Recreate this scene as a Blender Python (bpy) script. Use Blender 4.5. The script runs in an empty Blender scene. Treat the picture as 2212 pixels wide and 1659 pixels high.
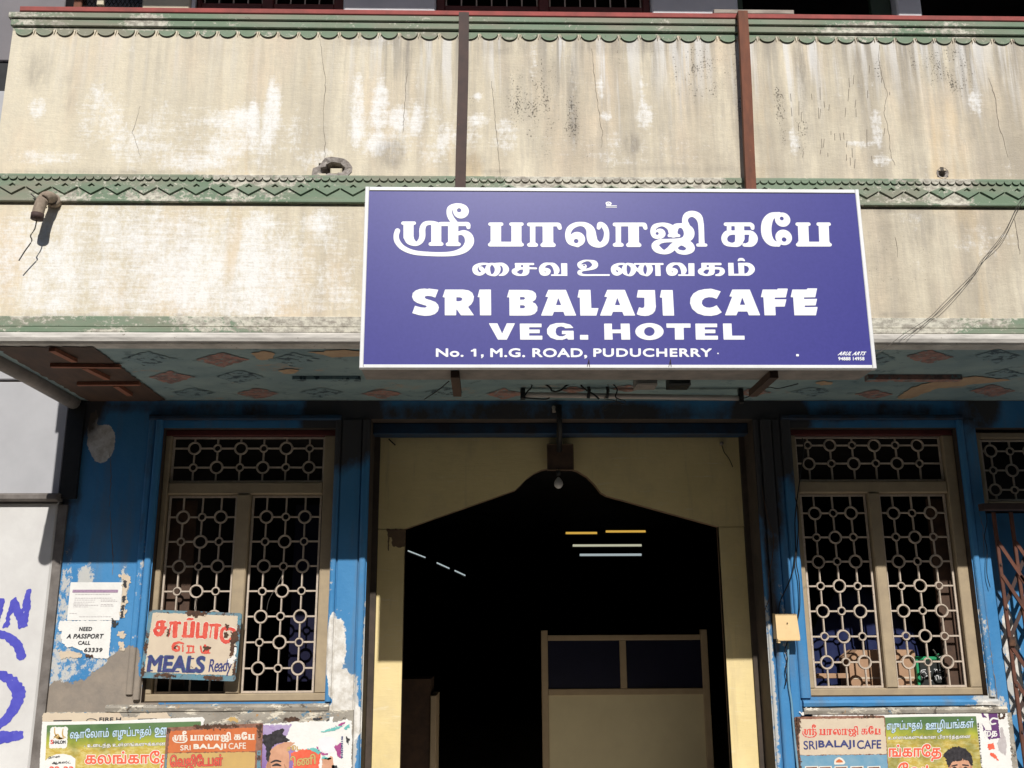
import bpy, math, random
import numpy as np
from mathutils import Vector, Matrix

random.seed(7)
rng = np.random.default_rng(7)
SC = bpy.context.scene
COL = SC.collection

# ------------------------------------------------------------------ camera
CAMZ = 1.6
PITCH, YAW, ROLL = math.radians(14.2862), math.radians(1.492), math.radians(-0.332)
FWD = Vector((math.sin(YAW) * math.cos(PITCH), math.cos(YAW) * math.cos(PITCH), math.sin(PITCH)))
R0 = Vector((math.cos(YAW), -math.sin(YAW), 0))
U0 = R0.cross(FWD)
RT = R0 * math.cos(ROLL) + U0 * math.sin(ROLL)
UP = U0 * math.cos(ROLL) - R0 * math.sin(ROLL)
cd = bpy.data.cameras.new('camera')
cam = bpy.data.objects.new('camera', cd)
COL.objects.link(cam)
cd.sensor_width = 36
cd.lens = 36 * 2109 / 2212
cd.clip_end = 500
cam.matrix_world = Matrix(((RT.x, UP.x, -FWD.x, 0), (RT.y, UP.y, -FWD.y, 0), (RT.z, UP.z, -FWD.z, CAMZ), (0, 0, 0, 1)))
SC.camera = cam

# ------------------------------------------------------------------ light
SUN_AZ = math.radians(2.0)          # the sun stands behind the camera, a touch to the right
SUN_EL = math.atan(0.81)
world = bpy.data.worlds.new('World')
SC.world = world
world.use_nodes = True
wn = world.node_tree
sky = wn.nodes.new('ShaderNodeTexSky')
sky.sky_type = 'NISHITA'
sky.sun_disc = False
sky.sun_elevation = SUN_EL
sky.sun_rotation = math.pi - SUN_AZ
bg = wn.nodes['Background']
bg.inputs['Strength'].default_value = 0.10
wn.links.new(sky.outputs[0], bg.inputs['Color'])
sl = bpy.data.lights.new('sun', 'SUN')
sl.energy = 4.7
sl.angle = math.radians(0.5)
sl.color = (1.0, 0.965, 0.91)
sun = bpy.data.objects.new('sun', sl)
COL.objects.link(sun)
sdir = Vector((-math.sin(SUN_AZ) * math.cos(SUN_EL), math.cos(SUN_AZ) * math.cos(SUN_EL), -math.sin(SUN_EL)))
sun.rotation_euler = sdir.to_track_quat('-Z', 'Y').to_euler()
sun.location = (1, -6, 9)
SC.view_settings.view_transform = 'Standard'
SC.view_settings.look = 'None'
SC.view_settings.exposure = 0.0
SC.view_settings.gamma = 1.0
SC.view_settings.use_curve_mapping = False
SC.render.engine = 'CYCLES'
SC.cycles.max_bounces = 8


# ------------------------------------------------------------------ measuring: sight line through a measured point -> plane at depth Y
def ray(px, py):
    return RT * ((px - 1106) / 2109) + UP * ((829.5 - py) / 2109) + FWD


def at(px, py, Y):
    d = ray(px, py)
    return (d.x * Y / d.y, CAMZ + d.z * Y / d.y)


def atz(px, py, z):
    d = ray(px, py)
    t = (z - CAMZ) / d.z
    return (d.x * t, d.y * t)


def crop(ox, oy, w, pw=2212):
    k = w / pw
    return lambda x, y, Y: at((ox + x * k) * .6777, (oy + y * k) * .6777, Y)


# ------------------------------------------------------------------ object helpers
def tag(o, label=None, cat=None, group=None, kind=None):
    if label: o['label'] = label
    if cat: o['category'] = cat
    if group: o['group'] = group
    if kind: o['kind'] = kind
    return o


def empty(name, loc, label=None, cat=None, group=None, kind=None):
    o = bpy.data.objects.new(name, None)
    o.empty_display_size = .1
    COL.objects.link(o)
    o.location = loc
    return tag(o, label, cat, group, kind)


def offs(parent):
    v = Vector((0, 0, 0))
    p = parent
    while p is not None:
        v += p.location
        p = p.parent
    return v


def link(name, me, m, parent=None, kind=None):
    o = bpy.data.objects.new(name, me)
    COL.objects.link(o)
    if m is not None and not me.materials:
        me.materials.append(m)
    if parent is not None:
        o.parent = parent
        if not me.get('shared'):
            o.location = -offs(parent)
    if kind: o['kind'] = kind
    return o


def mk(name, vs, fs, m, parent=None, smooth=False, kind=None):
    me = bpy.data.meshes.new(name)
    me.from_pydata([tuple(v) for v in vs], [], fs)
    if smooth:
        me.polygons.foreach_set('use_smooth', [True] * len(me.polygons))
    me.update()
    return link(name, me, m, parent, kind)


class MB:
    """collects shapes that make up ONE part"""
    def __init__(s): s.v = []; s.f = []
    def add(s, vs, fs):
        n = len(s.v); s.v += [tuple(v) for v in vs]; s.f += [tuple(i + n for i in f) for f in fs]; return s
    def box(s, x0, x1, y0, y1, z0, z1, c=0.0):
        if c <= 0:
            vs = [(x0, y0, z0), (x1, y0, z0), (x1, y1, z0), (x0, y1, z0), (x0, y0, z1), (x1, y0, z1), (x1, y1, z1), (x0, y1, z1)]
            return s.add(vs, [(0, 3, 2, 1), (4, 5, 6, 7), (0, 1, 5, 4), (1, 2, 6, 5), (2, 3, 7, 6), (3, 0, 4, 7)])
        # chamfered front edges (the faces towards the street)
        vs = [(x0 + c, y0, z0 + c), (x1 - c, y0, z0 + c), (x1 - c, y0, z1 - c), (x0 + c, y0, z1 - c),
              (x0, y0 + c, z0), (x1, y0 + c, z0), (x1, y0 + c, z1), (x0, y0 + c, z1),
              (x0, y1, z0), (x1, y1, z0), (x1, y1, z1), (x0, y1, z1)]
        fs = [(0, 1, 2, 3), (0, 4, 5, 1), (1, 5, 6, 2), (2, 6, 7, 3), (3, 7, 4, 0),
              (4, 8, 9, 5), (5, 9, 10, 6), (6, 10, 11, 7), (7, 11, 8, 4), (8, 11, 10, 9)]
        return s.add(vs, fs)
    def tube(s, pts, r, n=8, cap=True):
        pts = [Vector(p) for p in pts]
        k = len(pts); vs = []
        rr = r if isinstance(r, (list, tuple)) else [r] * k
        for i, p in enumerate(pts):
            d = (pts[min(i + 1, k - 1)] - pts[max(i - 1, 0)]).normalized()
            a = Vector((0, 0, 1)) if abs(d.z) < .9 else Vector((1, 0, 0))
            u = d.cross(a).normalized(); w = d.cross(u)
            for j in range(n):
                t = 2 * math.pi * j / n
                vs.append(p + (u * math.cos(t) + w * math.sin(t)) * rr[i])
        fs = []
        for i in range(k - 1):
            for j in range(n):
                a = i * n + j; b = i * n + (j + 1) % n
                fs.append((a, b, b + n, a + n))
        if cap:
            fs.append(tuple(range(n))[::-1]); fs.append(tuple(range((k - 1) * n, k * n)))
        return s.add(vs, fs)
    def prism(s, poly, y0, y1):
        """poly of (x,z) seen from the street, front at y0"""
        n = len(poly)
        vs = [(x, y0, z) for x, z in poly] + [(x, y1, z) for x, z in poly]
        fs = [tuple(range(n)), tuple(range(n, 2 * n))[::-1]]
        for i in range(n):
            j = (i + 1) % n
            fs.append((i, i + n, j + n, j))
        return s.add(vs, fs)
    def build(s, name, m, parent=None, smooth=False, kind=None):
        return mk(name, s.v, s.f, m, parent, smooth, kind)


def box(name, x0, x1, y0, y1, z0, z1, m, parent=None, c=0.0, kind=None):
    return MB().box(x0, x1, y0, y1, z0, z1, c).build(name, m, parent, kind=kind)


def smoothpts(p, n=5):
    p = [np.array(q, float) for q in p]
    if len(p) < 3: return [tuple(q) for q in p]
    q = [2 * p[0] - p[1]] + p + [2 * p[-1] - p[-2]]
    out = []
    for i in range(1, len(q) - 2):
        for k in range(n):
            t = k / n
            out.append(.5 * (2 * q[i] + (q[i + 1] - q[i - 1]) * t + (2 * q[i - 1] - 5 * q[i] + 4 * q[i + 1] - q[i + 2]) * t * t + (3 * q[i] - q[i - 1] - 3 * q[i + 1] + q[i + 2]) * t ** 3))
    out.append(p[-1])
    return [tuple(a) for a in out]


# ------------------------------------------------------------------ flat print: letters and shapes as thin meshes
class Ink:
    """a 2D shape in the (X,Z) plane of a board: polygons (non-zero winding), strokes with width, holes"""
    def __init__(s): s.loops = []; s.strokes = []; s.holes = []; s.hstrokes = []
    def poly(s, cr, Y, pts): s.loops.append(_ccw(np.array([cr(x, y, Y) for x, y in pts]))); return s
    def hole(s, cr, Y, pts): s.holes.append(np.array([cr(x, y, Y) for x, y in pts])); return s
    def line(s, cr, Y, pts, smooth=True, cut=False):
        a = cr(pts[0][0], pts[0][1], Y); b = cr(pts[0][0] + 10, pts[0][1], Y); k = math.hypot(b[0] - a[0], b[1] - a[1]) / 10
        pp = smoothpts(pts, 5) if smooth and len(pts) > 2 else pts
        q = [(*cr(x, y, Y), r * k) for x, y, r in pp]
        (s.hstrokes if cut else s.strokes).append(np.array(q)); return s
    def dot(s, cr, Y, x, y, r, cut=False): return s.line(cr, Y, [(x, y, r), (x + .5, y, r)], False, cut)


def _ccw(a):
    x, y = a[:, 0], a[:, 1]
    return a if np.sum(x * np.roll(y, -1) - np.roll(x, -1) * y) > 0 else a[::-1]


def _polyfield(loops, X, Z, cell, far):
    nx, nz = X.size, Z.size
    wnd = np.zeros((nz, nx), int); D = np.full((nz, nx), far)
    for L in loops:
        lo, hi = L.min(0) - far, L.max(0) + far
        i0, i1 = np.searchsorted(X, (lo[0], hi[0])); j0, j1 = np.searchsorted(Z, (lo[1], hi[1]))
        if i1 <= i0 or j1 <= j0: continue
        xx, zz = np.meshgrid(X[i0:i1], Z[j0:j1])
        w = np.zeros(xx.shape, int); dd = np.full(xx.shape, far)
        A = L; B = np.roll(L, -1, 0)
        for (ax, az), (bx, bz) in zip(A, B):
            ex, ez = bx - ax, bz - az
            l2 = ex * ex + ez * ez
            if l2 < 1e-14: continue
            px, pz = xx - ax, zz - az
            t = np.clip((px * ex + pz * ez) / l2, 0, 1)
            dd = np.minimum(dd, np.hypot(px - t * ex, pz - t * ez))
            cr_ = ex * pz - ez * px
            w += ((az <= zz) & (bz > zz) & (cr_ > 0)).astype(int) - ((az > zz) & (bz <= zz) & (cr_ < 0)).astype(int)
        wnd[j0:j1, i0:i1] += w
        D[j0:j1, i0:i1] = np.minimum(D[j0:j1, i0:i1], dd)
    return np.where(wnd != 0, -D - 1e-6, D)


def _strokefield(strokes, X, Z, far):
    F = np.full((Z.size, X.size), far)
    for S in strokes:
        for (ax, az, ar), (bx, bz, br) in zip(S[:-1], S[1:]):
            m = max(ar, br) + far
            i0, i1 = np.searchsorted(X, (min(ax, bx) - m, max(ax, bx) + m)); j0, j1 = np.searchsorted(Z, (min(az, bz) - m, max(az, bz) + m))
            if i1 <= i0 or j1 <= j0: continue
            xx, zz = np.meshgrid(X[i0:i1], Z[j0:j1])
            ex, ez = bx - ax, bz - az; l2 = max(ex * ex + ez * ez, 1e-12)
            t = np.clip(((xx - ax) * ex + (zz - az) * ez) / l2, 0, 1)
            d = np.hypot(xx - ax - t * ex, zz - az - t * ez) - (ar + (br - ar) * t)
            F[j0:j1, i0:i1] = np.minimum(F[j0:j1, i0:i1], d)
    return F


def ink_mesh(ink, cell, grow=0.0, clip=None, holes=None, rough=0.0):
    allp = [l for l in ink.loops] + [s_[:, :2] for s_ in ink.strokes]
    P = np.concatenate(allp)
    mr = max([s_[:, 2].max() for s_ in ink.strokes] or [0]) + abs(grow) + 2 * cell
    lo, hi = P.min(0) - mr, P.max(0) + mr
    if clip is not None:
        lo = np.maximum(lo, clip[:2]); hi = np.minimum(hi, clip[2:])
    X = np.arange(lo[0], hi[0] + cell, cell); Z = np.arange(lo[1], hi[1] + cell, cell)
    far = max(3 * cell, abs(grow) + 2 * cell)
    F = np.full((Z.size, X.size), far)
    if ink.loops: F = np.minimum(F, _polyfield(ink.loops, X, Z, cell, far))
    if ink.strokes: F = np.minimum(F, _strokefield(ink.strokes, X, Z, far))
    F = F - grow
    if ink.holes: F = np.maximum(F, -_polyfield([_ccw(h) for h in ink.holes], X, Z, cell, far))
    if ink.hstrokes: F = np.maximum(F, -_strokefield(ink.hstrokes, X, Z, far))
    if rough:
        n = rng.normal(size=F.shape)
        for _ in range(2):
            n = (n + np.roll(n, 1, 0) + np.roll(n, -1, 0) + np.roll(n, 1, 1) + np.roll(n, -1, 1)) / 2.6
        F = F + n * rough
    vs, fs = [], []
    ins = F < 0
    for j in range(Z.size - 1):
        a, b, c, d = ins[j, :-1], ins[j, 1:], ins[j + 1, 1:], ins[j + 1, :-1]
        cnt = a.astype(int) + b + c + d
        full = cnt == 4
        idx = np.flatnonzero(full)
        if idx.size:
            for run in np.split(idx, np.flatnonzero(np.diff(idx) > 1) + 1):
                n = len(vs)
                vs += [(X[run[0]], Z[j]), (X[run[-1] + 1], Z[j]), (X[run[-1] + 1], Z[j + 1]), (X[run[0]], Z[j + 1])]
                fs.append((n, n + 1, n + 2, n + 3))
        for i in np.flatnonzero((cnt > 0) & ~full):
            cs = [(X[i], Z[j], F[j, i]), (X[i + 1], Z[j], F[j, i + 1]), (X[i + 1], Z[j + 1], F[j + 1, i + 1]), (X[i], Z[j + 1], F[j + 1, i])]
            out = []
            for k in range(4):
                p, q = cs[k], cs[(k + 1) % 4]
                if p[2] < 0: out.append((p[0], p[1]))
                if (p[2] < 0) != (q[2] < 0):
                    t = p[2] / (p[2] - q[2])
                    out.append((p[0] + (q[0] - p[0]) * t, p[1] + (q[1] - p[1]) * t))
            if len(out) > 2:
                n = len(vs); vs += out; fs.append(tuple(range(n, n + len(out))))
    return vs, fs


def put_ink(name, ink, Y, m, parent, cell=.003, grow=0.0, clip=None, rough=0.0):
    vs, fs = ink_mesh(ink, cell, grow, clip, rough=rough)
    if not fs: return None
    return mk(name, [(x, Y, z) for x, z in vs], fs, m, parent)


def glyph_loops(body, spacing=1.0):
    c = bpy.data.curves.new('type', 'FONT'); c.body = body; c.space_character = spacing
    o = bpy.data.objects.new('type', c); COL.objects.link(o)
    dg = bpy.context.evaluated_depsgraph_get(); dg.update()
    cu = o.evaluated_get(dg).to_curve(dg)
    loops = []
    for sp in cu.splines:
        bp = sp.bezier_points; n = len(bp); pts = []
        for i in range(n):
            a, b = bp[i], bp[(i + 1) % n]
            p0, p1, p2, p3 = (np.array(v[:2]) for v in (a.co, a.handle_right, b.handle_left, b.co))
            st = 4 if np.linalg.norm(p1 - p0) + np.linalg.norm(p3 - p2) > 1e-4 else 1
            for k in range(st):
                t = k / st
                pts.append((1 - t) ** 3 * p0 + 3 * (1 - t) ** 2 * t * p1 + 3 * (1 - t) * t * t * p2 + t ** 3 * p3)
        if len(pts) > 2: loops.append(np.array(pts))
    o.evaluated_get(dg).to_curve_clear()
    bpy.data.objects.remove(o); bpy.data.curves.remove(c)
    return loops


def type_ink(body, cr, Y, bl, br, tl, spacing=1.0, shear=0.0):
    """type set so that the box of its glyphs fills the corners bl, br, tl (given in crop coordinates)"""
    loops = glyph_loops(body, spacing)
    P = np.concatenate(loops); lo, hi = P.min(0), P.max(0)
    a, b, c = (np.array(cr(*p, Y)) for p in (bl, br, tl))
    ink = Ink()
    for L in loops:
        u = (L - lo) / (hi - lo)
        u[:, 0] += shear * u[:, 1]
        ink.loops.append(a + u[:, :1] * (b - a) + u[:, 1:] * (c - a))
    return ink


# ------------------------------------------------------------------ materials
class NT:
    def __init__(s, name):
        s.m = bpy.data.materials.new(name); s.m.use_nodes = True
        s.t = s.m.node_tree; s.b = s.t.nodes['Principled BSDF']
        s.g = s.t.nodes.new('ShaderNodeNewGeometry'); s.pos = s.g.outputs['Position']
    def n(s, t, **k):
        nd = s.t.nodes.new(t)
        for a, v in k.items(): setattr(nd, a, v)
        return nd
    def set(s, sock, v):
        if isinstance(v, bpy.types.NodeSocket): s.t.links.new(v, sock)
        else: sock.default_value = v
    def vec(s, sc, off=(0, 0, 0)):
        n = s.n('ShaderNodeMapping'); s.set(n.inputs['Vector'], s.pos); n.inputs['Scale'].default_value = sc; n.inputs['Location'].default_value = off
        return n.outputs[0]
    def noise(s, sc, detail=4, rough=.6, off=(0, 0, 0), scale=1.0, dist=0.0):
        n = s.n('ShaderNodeTexNoise'); s.set(n.inputs['Vector'], s.vec(sc, off)); n.inputs['Scale'].default_value = scale
        n.inputs['Detail'].default_value = detail; n.inputs['Roughness'].default_value = rough; n.inputs['Distortion'].default_value = dist
        return n.outputs['Fac']
    def ramp(s, v, a, b, lo=0.0, hi=1.0):
        n = s.n('ShaderNodeMapRange'); n.clamp = True; s.set(n.inputs['Value'], v)
        n.inputs['From Min'].default_value = a; n.inputs['From Max'].default_value = b
        n.inputs['To Min'].default_value = lo; n.inputs['To Max'].default_value = hi
        return n.outputs[0]
    def math(s, op, a, b=0.0):
        n = s.n('ShaderNodeMath', operation=op); s.set(n.inputs[0], a); s.set(n.inputs[1], b); return n.outputs[0]
    def mix(s, f, a, b):
        n = s.n('ShaderNodeMix', data_type='RGBA')
        s.set(n.inputs['Factor'], f); A = n.inputs[6]; B = n.inputs[7]
        s.set(A, (*a, 1) if isinstance(a, tuple) and len(a) == 3 else a); s.set(B, (*b, 1) if isinstance(b, tuple) and len(b) == 3 else b)
        return n.outputs[2]
    def attr(s, name):
        n = s.n('ShaderNodeAttribute'); n.attribute_name = name; return n.outputs['Fac']
    def sep(s, i):
        n = s.n('ShaderNodeSeparateXYZ'); s.set(n.inputs[0], s.pos); return n.outputs[i]
    def bump(s, h, strength=.3, dist=.01):
        n = s.n('ShaderNodeBump'); n.inputs['Strength'].default_value = strength; n.inputs['Distance'].default_value = dist
        s.set(n.inputs['Height'], h); s.set(s.b.inputs['Normal'], n.outputs[0])
    def out(s, col, rough=.8, metal=0.0, spec=.3):
        s.set(s.b.inputs['Base Color'], (*col, 1) if isinstance(col, tuple) and len(col) == 3 else col)
        s.set(s.b.inputs['Roughness'], rough); s.b.inputs['Metallic'].default_value = metal
        s.b.inputs['Specular IOR Level'].default_value = spec
        return s.m


def simple(name, a, b=None, sc=8.0, rough=.8, metal=0.0, spec=.3, bump=0.0, lo=.35, hi=.65, stretch=(1, 1, 1), wear=None, wearlo=.62, wearsc=30):
    t = NT(name)
    b = b or tuple(x * .75 for x in a)
    f = t.ramp(t.noise(tuple(sc * k for k in stretch), 5, .65), lo, hi)
    c = t.mix(f, a, b)
    if wear:
        w = t.ramp(t.noise((wearsc,) * 3, 6, .7, (3, 1, 7)), wearlo, wearlo + .05)
        c = t.mix(w, c, wear)
    if bump: t.bump(t.noise((sc * 6,) * 3, 4), bump, .005)
    return t.out(c, rough, metal, spec)


# cream plaster of the balcony front
def plaster():
    t = NT('cream_plaster')
    x, z = t.sep(0), t.sep(2)
    def N(sc, d=5, r=.65, off=(0, 0, 0), lo=.35, hi=.65): return t.ramp(t.noise(sc, d, r, off), lo, hi)
    c = t.mix(N((1.3, 1, 1.1), 3, .5), (.77, .69, .525), (.71, .645, .505))
    c = t.mix(t.math('MULTIPLY', N((2.0, 1, .8), 4, .6, (4, 0, 2), .5, .66), .6), c, (.78, .61, .44))
    # fine mottling
    c = t.mix(t.math('MULTIPLY', N((30, 1, 22), 6, .75, (2, 0, 2), .42, .7), .34), c, (.47, .43, .36))
    # grey veil, heavier and browner to the right, in vertical bands
    bands = N((7, 1, .55), 5, .6, (1, 0, 0), .38, .62)
    veil = t.math('MULTIPLY', t.math('ADD', t.math('MULTIPLY', bands, .75), t.math('MULTIPLY', N((2.2, 1, 2.4), 6, .75, (9, 0, 1), .35, .62), .55)), t.ramp(x, -2.9, 2.2, .22, .86))
    c = t.mix(veil, c, (.42, .37, .29))
    c = t.mix(t.math('MULTIPLY', N((16, 1, 1.3), 6, .75, (21, 0, 2), .46, .62), t.ramp(x, -2.9, .5, .05, .42)), c, (.36, .325, .28))
    # rain tracks that start under the coping and fade as they run down
    tr = t.math('MULTIPLY', N((19, 1, .9), 4, .6, (7, 0, 3), .47, .60), N((3.1, 1, .6), 3, .6, (5, 0, 5), .30, .52))
    fall = t.ramp(t.math('ADD', z, t.math('MULTIPLY', t.noise((9, 1, .1), 2, .5, (3, 0, 3)), 1.1)), 5.0, 5.5, 0, .75)
    c = t.mix(t.math('MULTIPLY', tr, t.math('MULTIPLY', fall, t.attr('tracks'))), c, (.28, .26, .235))
    tl = N((17, 1, .9), 4, .6, (17, 0, 3), .50, .60)
    c = t.mix(t.math('MULTIPLY', tl, t.math('MULTIPLY', fall, t.attr('tracks'))), c, (.70, .69, .67))
    # pale flaking limewash, brushed sideways and peeling in upright runs
    w1, w2, w3 = N((4, 1, 46), 6, .75, (2, 0, 5), .3, .7), N((9, 1, 4), 6, .75, (2, 5, 5), .32, .68), N((46, 1, 36), 5, .75, (6, 5, 5), .3, .7)
    wv = t.math('ADD', t.math('MULTIPLY', w1, .30), t.math('ADD', t.math('MULTIPLY', w2, .36), t.math('MULTIPLY', w3, .34)))
    wm = t.ramp(t.math('ADD', wv, t.math('MULTIPLY', t.math('SUBTRACT', t.attr('white'), .5), .50)), .40, .76, 0, .82)
    c = t.mix(wm, c, (.84, .84, .83))
    # dark stains and mildew specks
    c = t.mix(t.math('MULTIPLY', t.attr('grime'), N((13, 1, 3), 6, .75, (5, 2, 2), .36, .62)), c, (.24, .215, .185))
    mid = t.math('MULTIPLY', t.attr('mildew'), N((14, 1, 7), 5, .7, (8, 3, 8), .30, .72))
    c = t.mix(t.math('MULTIPLY', mid, .26), c, (.26, .24, .21))
    sp = t.ramp(t.math('ADD', t.math('MULTIPLY', N((95, 1, 80), 3, .6, (8, 0, 8), .3, .7), .8), t.math('MULTIPLY', mid, .66)), .87, .97, 0, .85)
    c = t.mix(sp, c, (.10, .09, .075))
    c = t.mix(N((3.2, 1, .6), 4, .6, (11, 0, 4), .60, .78), c, (.66, .50, .29))
    h = t.math('ADD', t.noise((14, 14, 60), 5, .7), t.math('MULTIPLY', t.noise((90, 90, 90), 3), .6))
    t.bump(t.math('ADD', h, t.math('MULTIPLY', wm, .4)), .35, .006)
    return t.out(c, .9, 0, .15)


def greenpaint():
    t = NT('green_paint')
    x = t.sep(0)
    c = t.mix(t.ramp(t.noise((3, 3, 8), 4), .35, .65), (.160, .225, .15), (.205, .265, .19))
    # dirt film, heavier in long stretches
    c = t.mix(t.ramp(t.noise((1.5, 1, 6), 4, .6, (6, 1, 0)), .45, .62, 0, .75), c, (.27, .245, .19))
    ch = t.math('ADD', t.noise((34, 34, 46), 6, .75, (1, 2, 3)), t.math('MULTIPLY', t.noise((3.4, 3, 5), 3, .5, (2, 2, 9)), .42))
    c = t.mix(t.ramp(t.math('ADD', ch, t.math('MULTIPLY', t.math('MINIMUM', t.attr('worn'), 1.15), .32)), .80, .87, 0, .9), c, t.mix(t.ramp(t.noise((24, 24, 40), 6, .75, (9, 2, 3)), .42, .60), (.62, .59, .50), (.30, .27, .23)))
    c = t.mix(t.ramp(t.noise((55, 55, 55), 4, .7, (5, 5, 5)), .66, .70, 0, .7), c, (.09, .075, .06))
    t.bump(t.noise((60, 60, 60), 4), .3, .004)
    return t.out(c, .7, 0, .25)


def bluewall():
    t = NT('blue_paint')
    n1 = t.ramp(t.noise((4, 4, 2), 4), .35, .65)
    c = t.mix(n1, (.042, .200, .430), (.066, .240, .475))
    c = t.mix(t.ramp(t.noise((7, 5, 1.2), 5, .65, (3, 0, 0)), .50, .70, 0, .6), c, (.12, .17, .23))
    chip = t.math('ADD', t.noise((26, 26, 20), 7, .75, (0, 4, 1)), t.math('MULTIPLY', t.attr('white'), .45))
    c = t.mix(t.ramp(chip, .68, .74, 0, .88), c, (.54, .52, .47))
    pn = t.math('ADD', t.noise((13, 13, 13), 7, .7, (0, 1, 5)), t.math('MULTIPLY', t.attr('peel'), .95))
    pf = t.ramp(pn, .94, .97)
    cement = t.mix(t.ramp(t.noise((9, 9, 9), 6, .7, (9, 9, 1)), .3, .7), (.30, .25, .20), (.22, .19, .16))
    c = t.mix(pf, c, cement)
    wn_ = t.math('ADD', t.noise((11, 11, 11), 7, .72, (4, 1, 2)), t.math('MULTIPLY', t.attr('lime'), .95))
    lime = t.mix(t.ramp(t.noise((15, 15, 15), 5, .7, (0, 9, 1)), .4, .65), (.74, .72, .68), (.50, .46, .40))
    c = t.mix(t.ramp(wn_, .94, .97), c, lime)
    sn = t.math('ADD', t.noise((6, 6, 4), 5, .7, (7, 1, 2)), t.math('MULTIPLY', t.attr('soot_shade'), 1.0))  # soot, plus shade painted along the wall top
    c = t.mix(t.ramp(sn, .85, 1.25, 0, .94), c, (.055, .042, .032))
    t.bump(t.math('ADD', t.noise((30, 30, 30), 5), t.math('MULTIPLY', pf, -1.2)), .35, .006)
    return t.out(c, .62, 0, .3)


def cement_base():
    t = NT('poster_scarred_cement')
    c = t.mix(t.ramp(t.noise((5, 5, 9), 5), .35, .65), (.36, .33, .28), (.25, .225, .19))
    f = t.noise((9, 9, 24), 7, .75, (3, 3, 3))
    c = t.mix(t.ramp(f, .54, .58), c, (.62, .57, .47))
    c = t.mix(t.ramp(t.noise((14, 9, 24), 6, .75, (7, 3, 3)), .60, .63), c, (.09, .20, .30))
    c = t.mix(t.ramp(t.noise((19, 9, 24), 6, .75, (1, 7, 3)), .63, .66), c, (.42, .23, .09))
    c = t.mix(t.ramp(t.noise((17, 9, 20), 6, .75, (1, 1, 8)), .58, .62), c, (.10, .085, .07))
    t.bump(t.noise((40, 40, 40), 6), .5, .006)
    return t.out(c, .9, 0, .15)


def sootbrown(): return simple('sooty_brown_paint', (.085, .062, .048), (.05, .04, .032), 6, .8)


def tilesoffit():
    t = NT('weathered_teal_ceiling')
    c = t.mix(t.ramp(t.noise((2.4, 3, 2), 5, .6), .35, .65), (.27, .35, .345), (.18, .255, .27))
    c = t.mix(t.ramp(t.noise((3, 5, 2), 6, .7, (4, 5, 1)), .60, .68, 0, .8), c, (.36, .27, .20))
    c = t.mix(t.ramp(t.noise((9, 9, 2), 6, .7, (4, 1, 1)), .58, .66, 0, .5), c, (.05, .09, .11))
    t.bump(t.noise((20, 20, 20), 5), .3, .006)
    return t.out(c, .7, 0, .2)


def signblue():
    t = NT('blue_vinyl_face')
    c = t.mix(t.ramp(t.noise((60, 1, 60), 3), .3, .7), (.036, .035, .232), (.043, .041, .256))
    t.b.inputs['Coat Weight'].default_value = .62
    t.b.inputs['Coat Roughness'].default_value = .36
    t.bump(t.noise((1.6, 1, 2.2), 2), .05, .02)
    return t.out(c, .5, 0, .12)


M = {}
M['plaster'] = plaster()
M['green'] = greenpaint()
M['blue'] = bluewall()
M['cement'] = cement_base()
M['soot_shade'] = sootbrown()
M['soffit'] = tilesoffit()
M['signblue'] = signblue()
M['red'] = simple('red_oxide_coping', (.36, .085, .075), (.24, .07, .06), 9, .8, wear=(.55, .45, .35), wearlo=.70)
M['ledge'] = simple('grey_limed_ledge', (.60, .57, .52), (.36, .34, .31), 5, .9, bump=.3, stretch=(1, 1, 7), wear=(.20, .17, .14), wearlo=.64)
M['bar_brown'] = simple('dark_brown_steel', (.075, .045, .038), (.055, .036, .032), 14, .7, wear=(.16, .07, .04), wearlo=.66)
M['bar_rust'] = simple('rusty_steel', (.20, .075, .042), (.12, .05, .033), 16, .8, stretch=(1, 1, .3), wear=(.36, .18, .10), wearlo=.66)
M['alu'] = simple('white_sign_frame', (.80, .80, .80), (.70, .70, .69), 5, .45, 0, .5)
M['boxside'] = simple('grey_brown_sign_case', (.30, .26, .23), (.2, .18, .165), 8, .8)
M['letter'] = simple('white_vinyl_letter', (.84, .85, .87), (.80, .81, .84), 20, .45, 0, .5)
M['beige'] = simple('beige_window_paint', (.40, .315, .205), (.33, .26, .175), 9, .7, bump=.15, wear=(.20, .14, .09), wearlo=.69)
M['brownframe'] = simple('maroon_window_paint', (.13, .028, .024), (.09, .022, .02), 9, .6)
M['grille'] = simple('off_white_grille_paint', (.56, .47, .385), (.44, .37, .30), 30, .7, wear=(.24, .17, .12), wearlo=.60, wearsc=90)
def creampaint():
    t = NT('cream_door_paint')
    c = t.mix(t.ramp(t.noise((3, 3, 3), 4), .35, .65), (.80, .645, .33), (.72, .58, .285))
    c = t.mix(t.ramp(t.noise((2.2, 2, 1.6), 5, .7, (3, 3, 1)), .50, .72, 0, .45), c, (.52, .42, .25))
    c = t.mix(t.ramp(t.noise((13, 9, 1.2), 5, .7, (3, 3, 3)), .56, .72, 0, .4), c, (.45, .36, .22))
    c = t.mix(t.ramp(t.noise((5, 5, 40), 6, .75, (2, 3, 3)), .60, .68, 0, .5), c, (.80, .72, .55))
    c = t.mix(t.ramp(t.noise((26, 26, 26), 6, .75, (2, 3, 3)), .70, .73), c, (.25, .18, .11))
    t.bump(t.noise((9, 9, 50), 5, .7), .16, .01)
    return t.out(c, t.ramp(t.noise((3, 3, 3), 3, .6, (1, 1, 1)), .35, .65, .28, .55), 0, .45)


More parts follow.
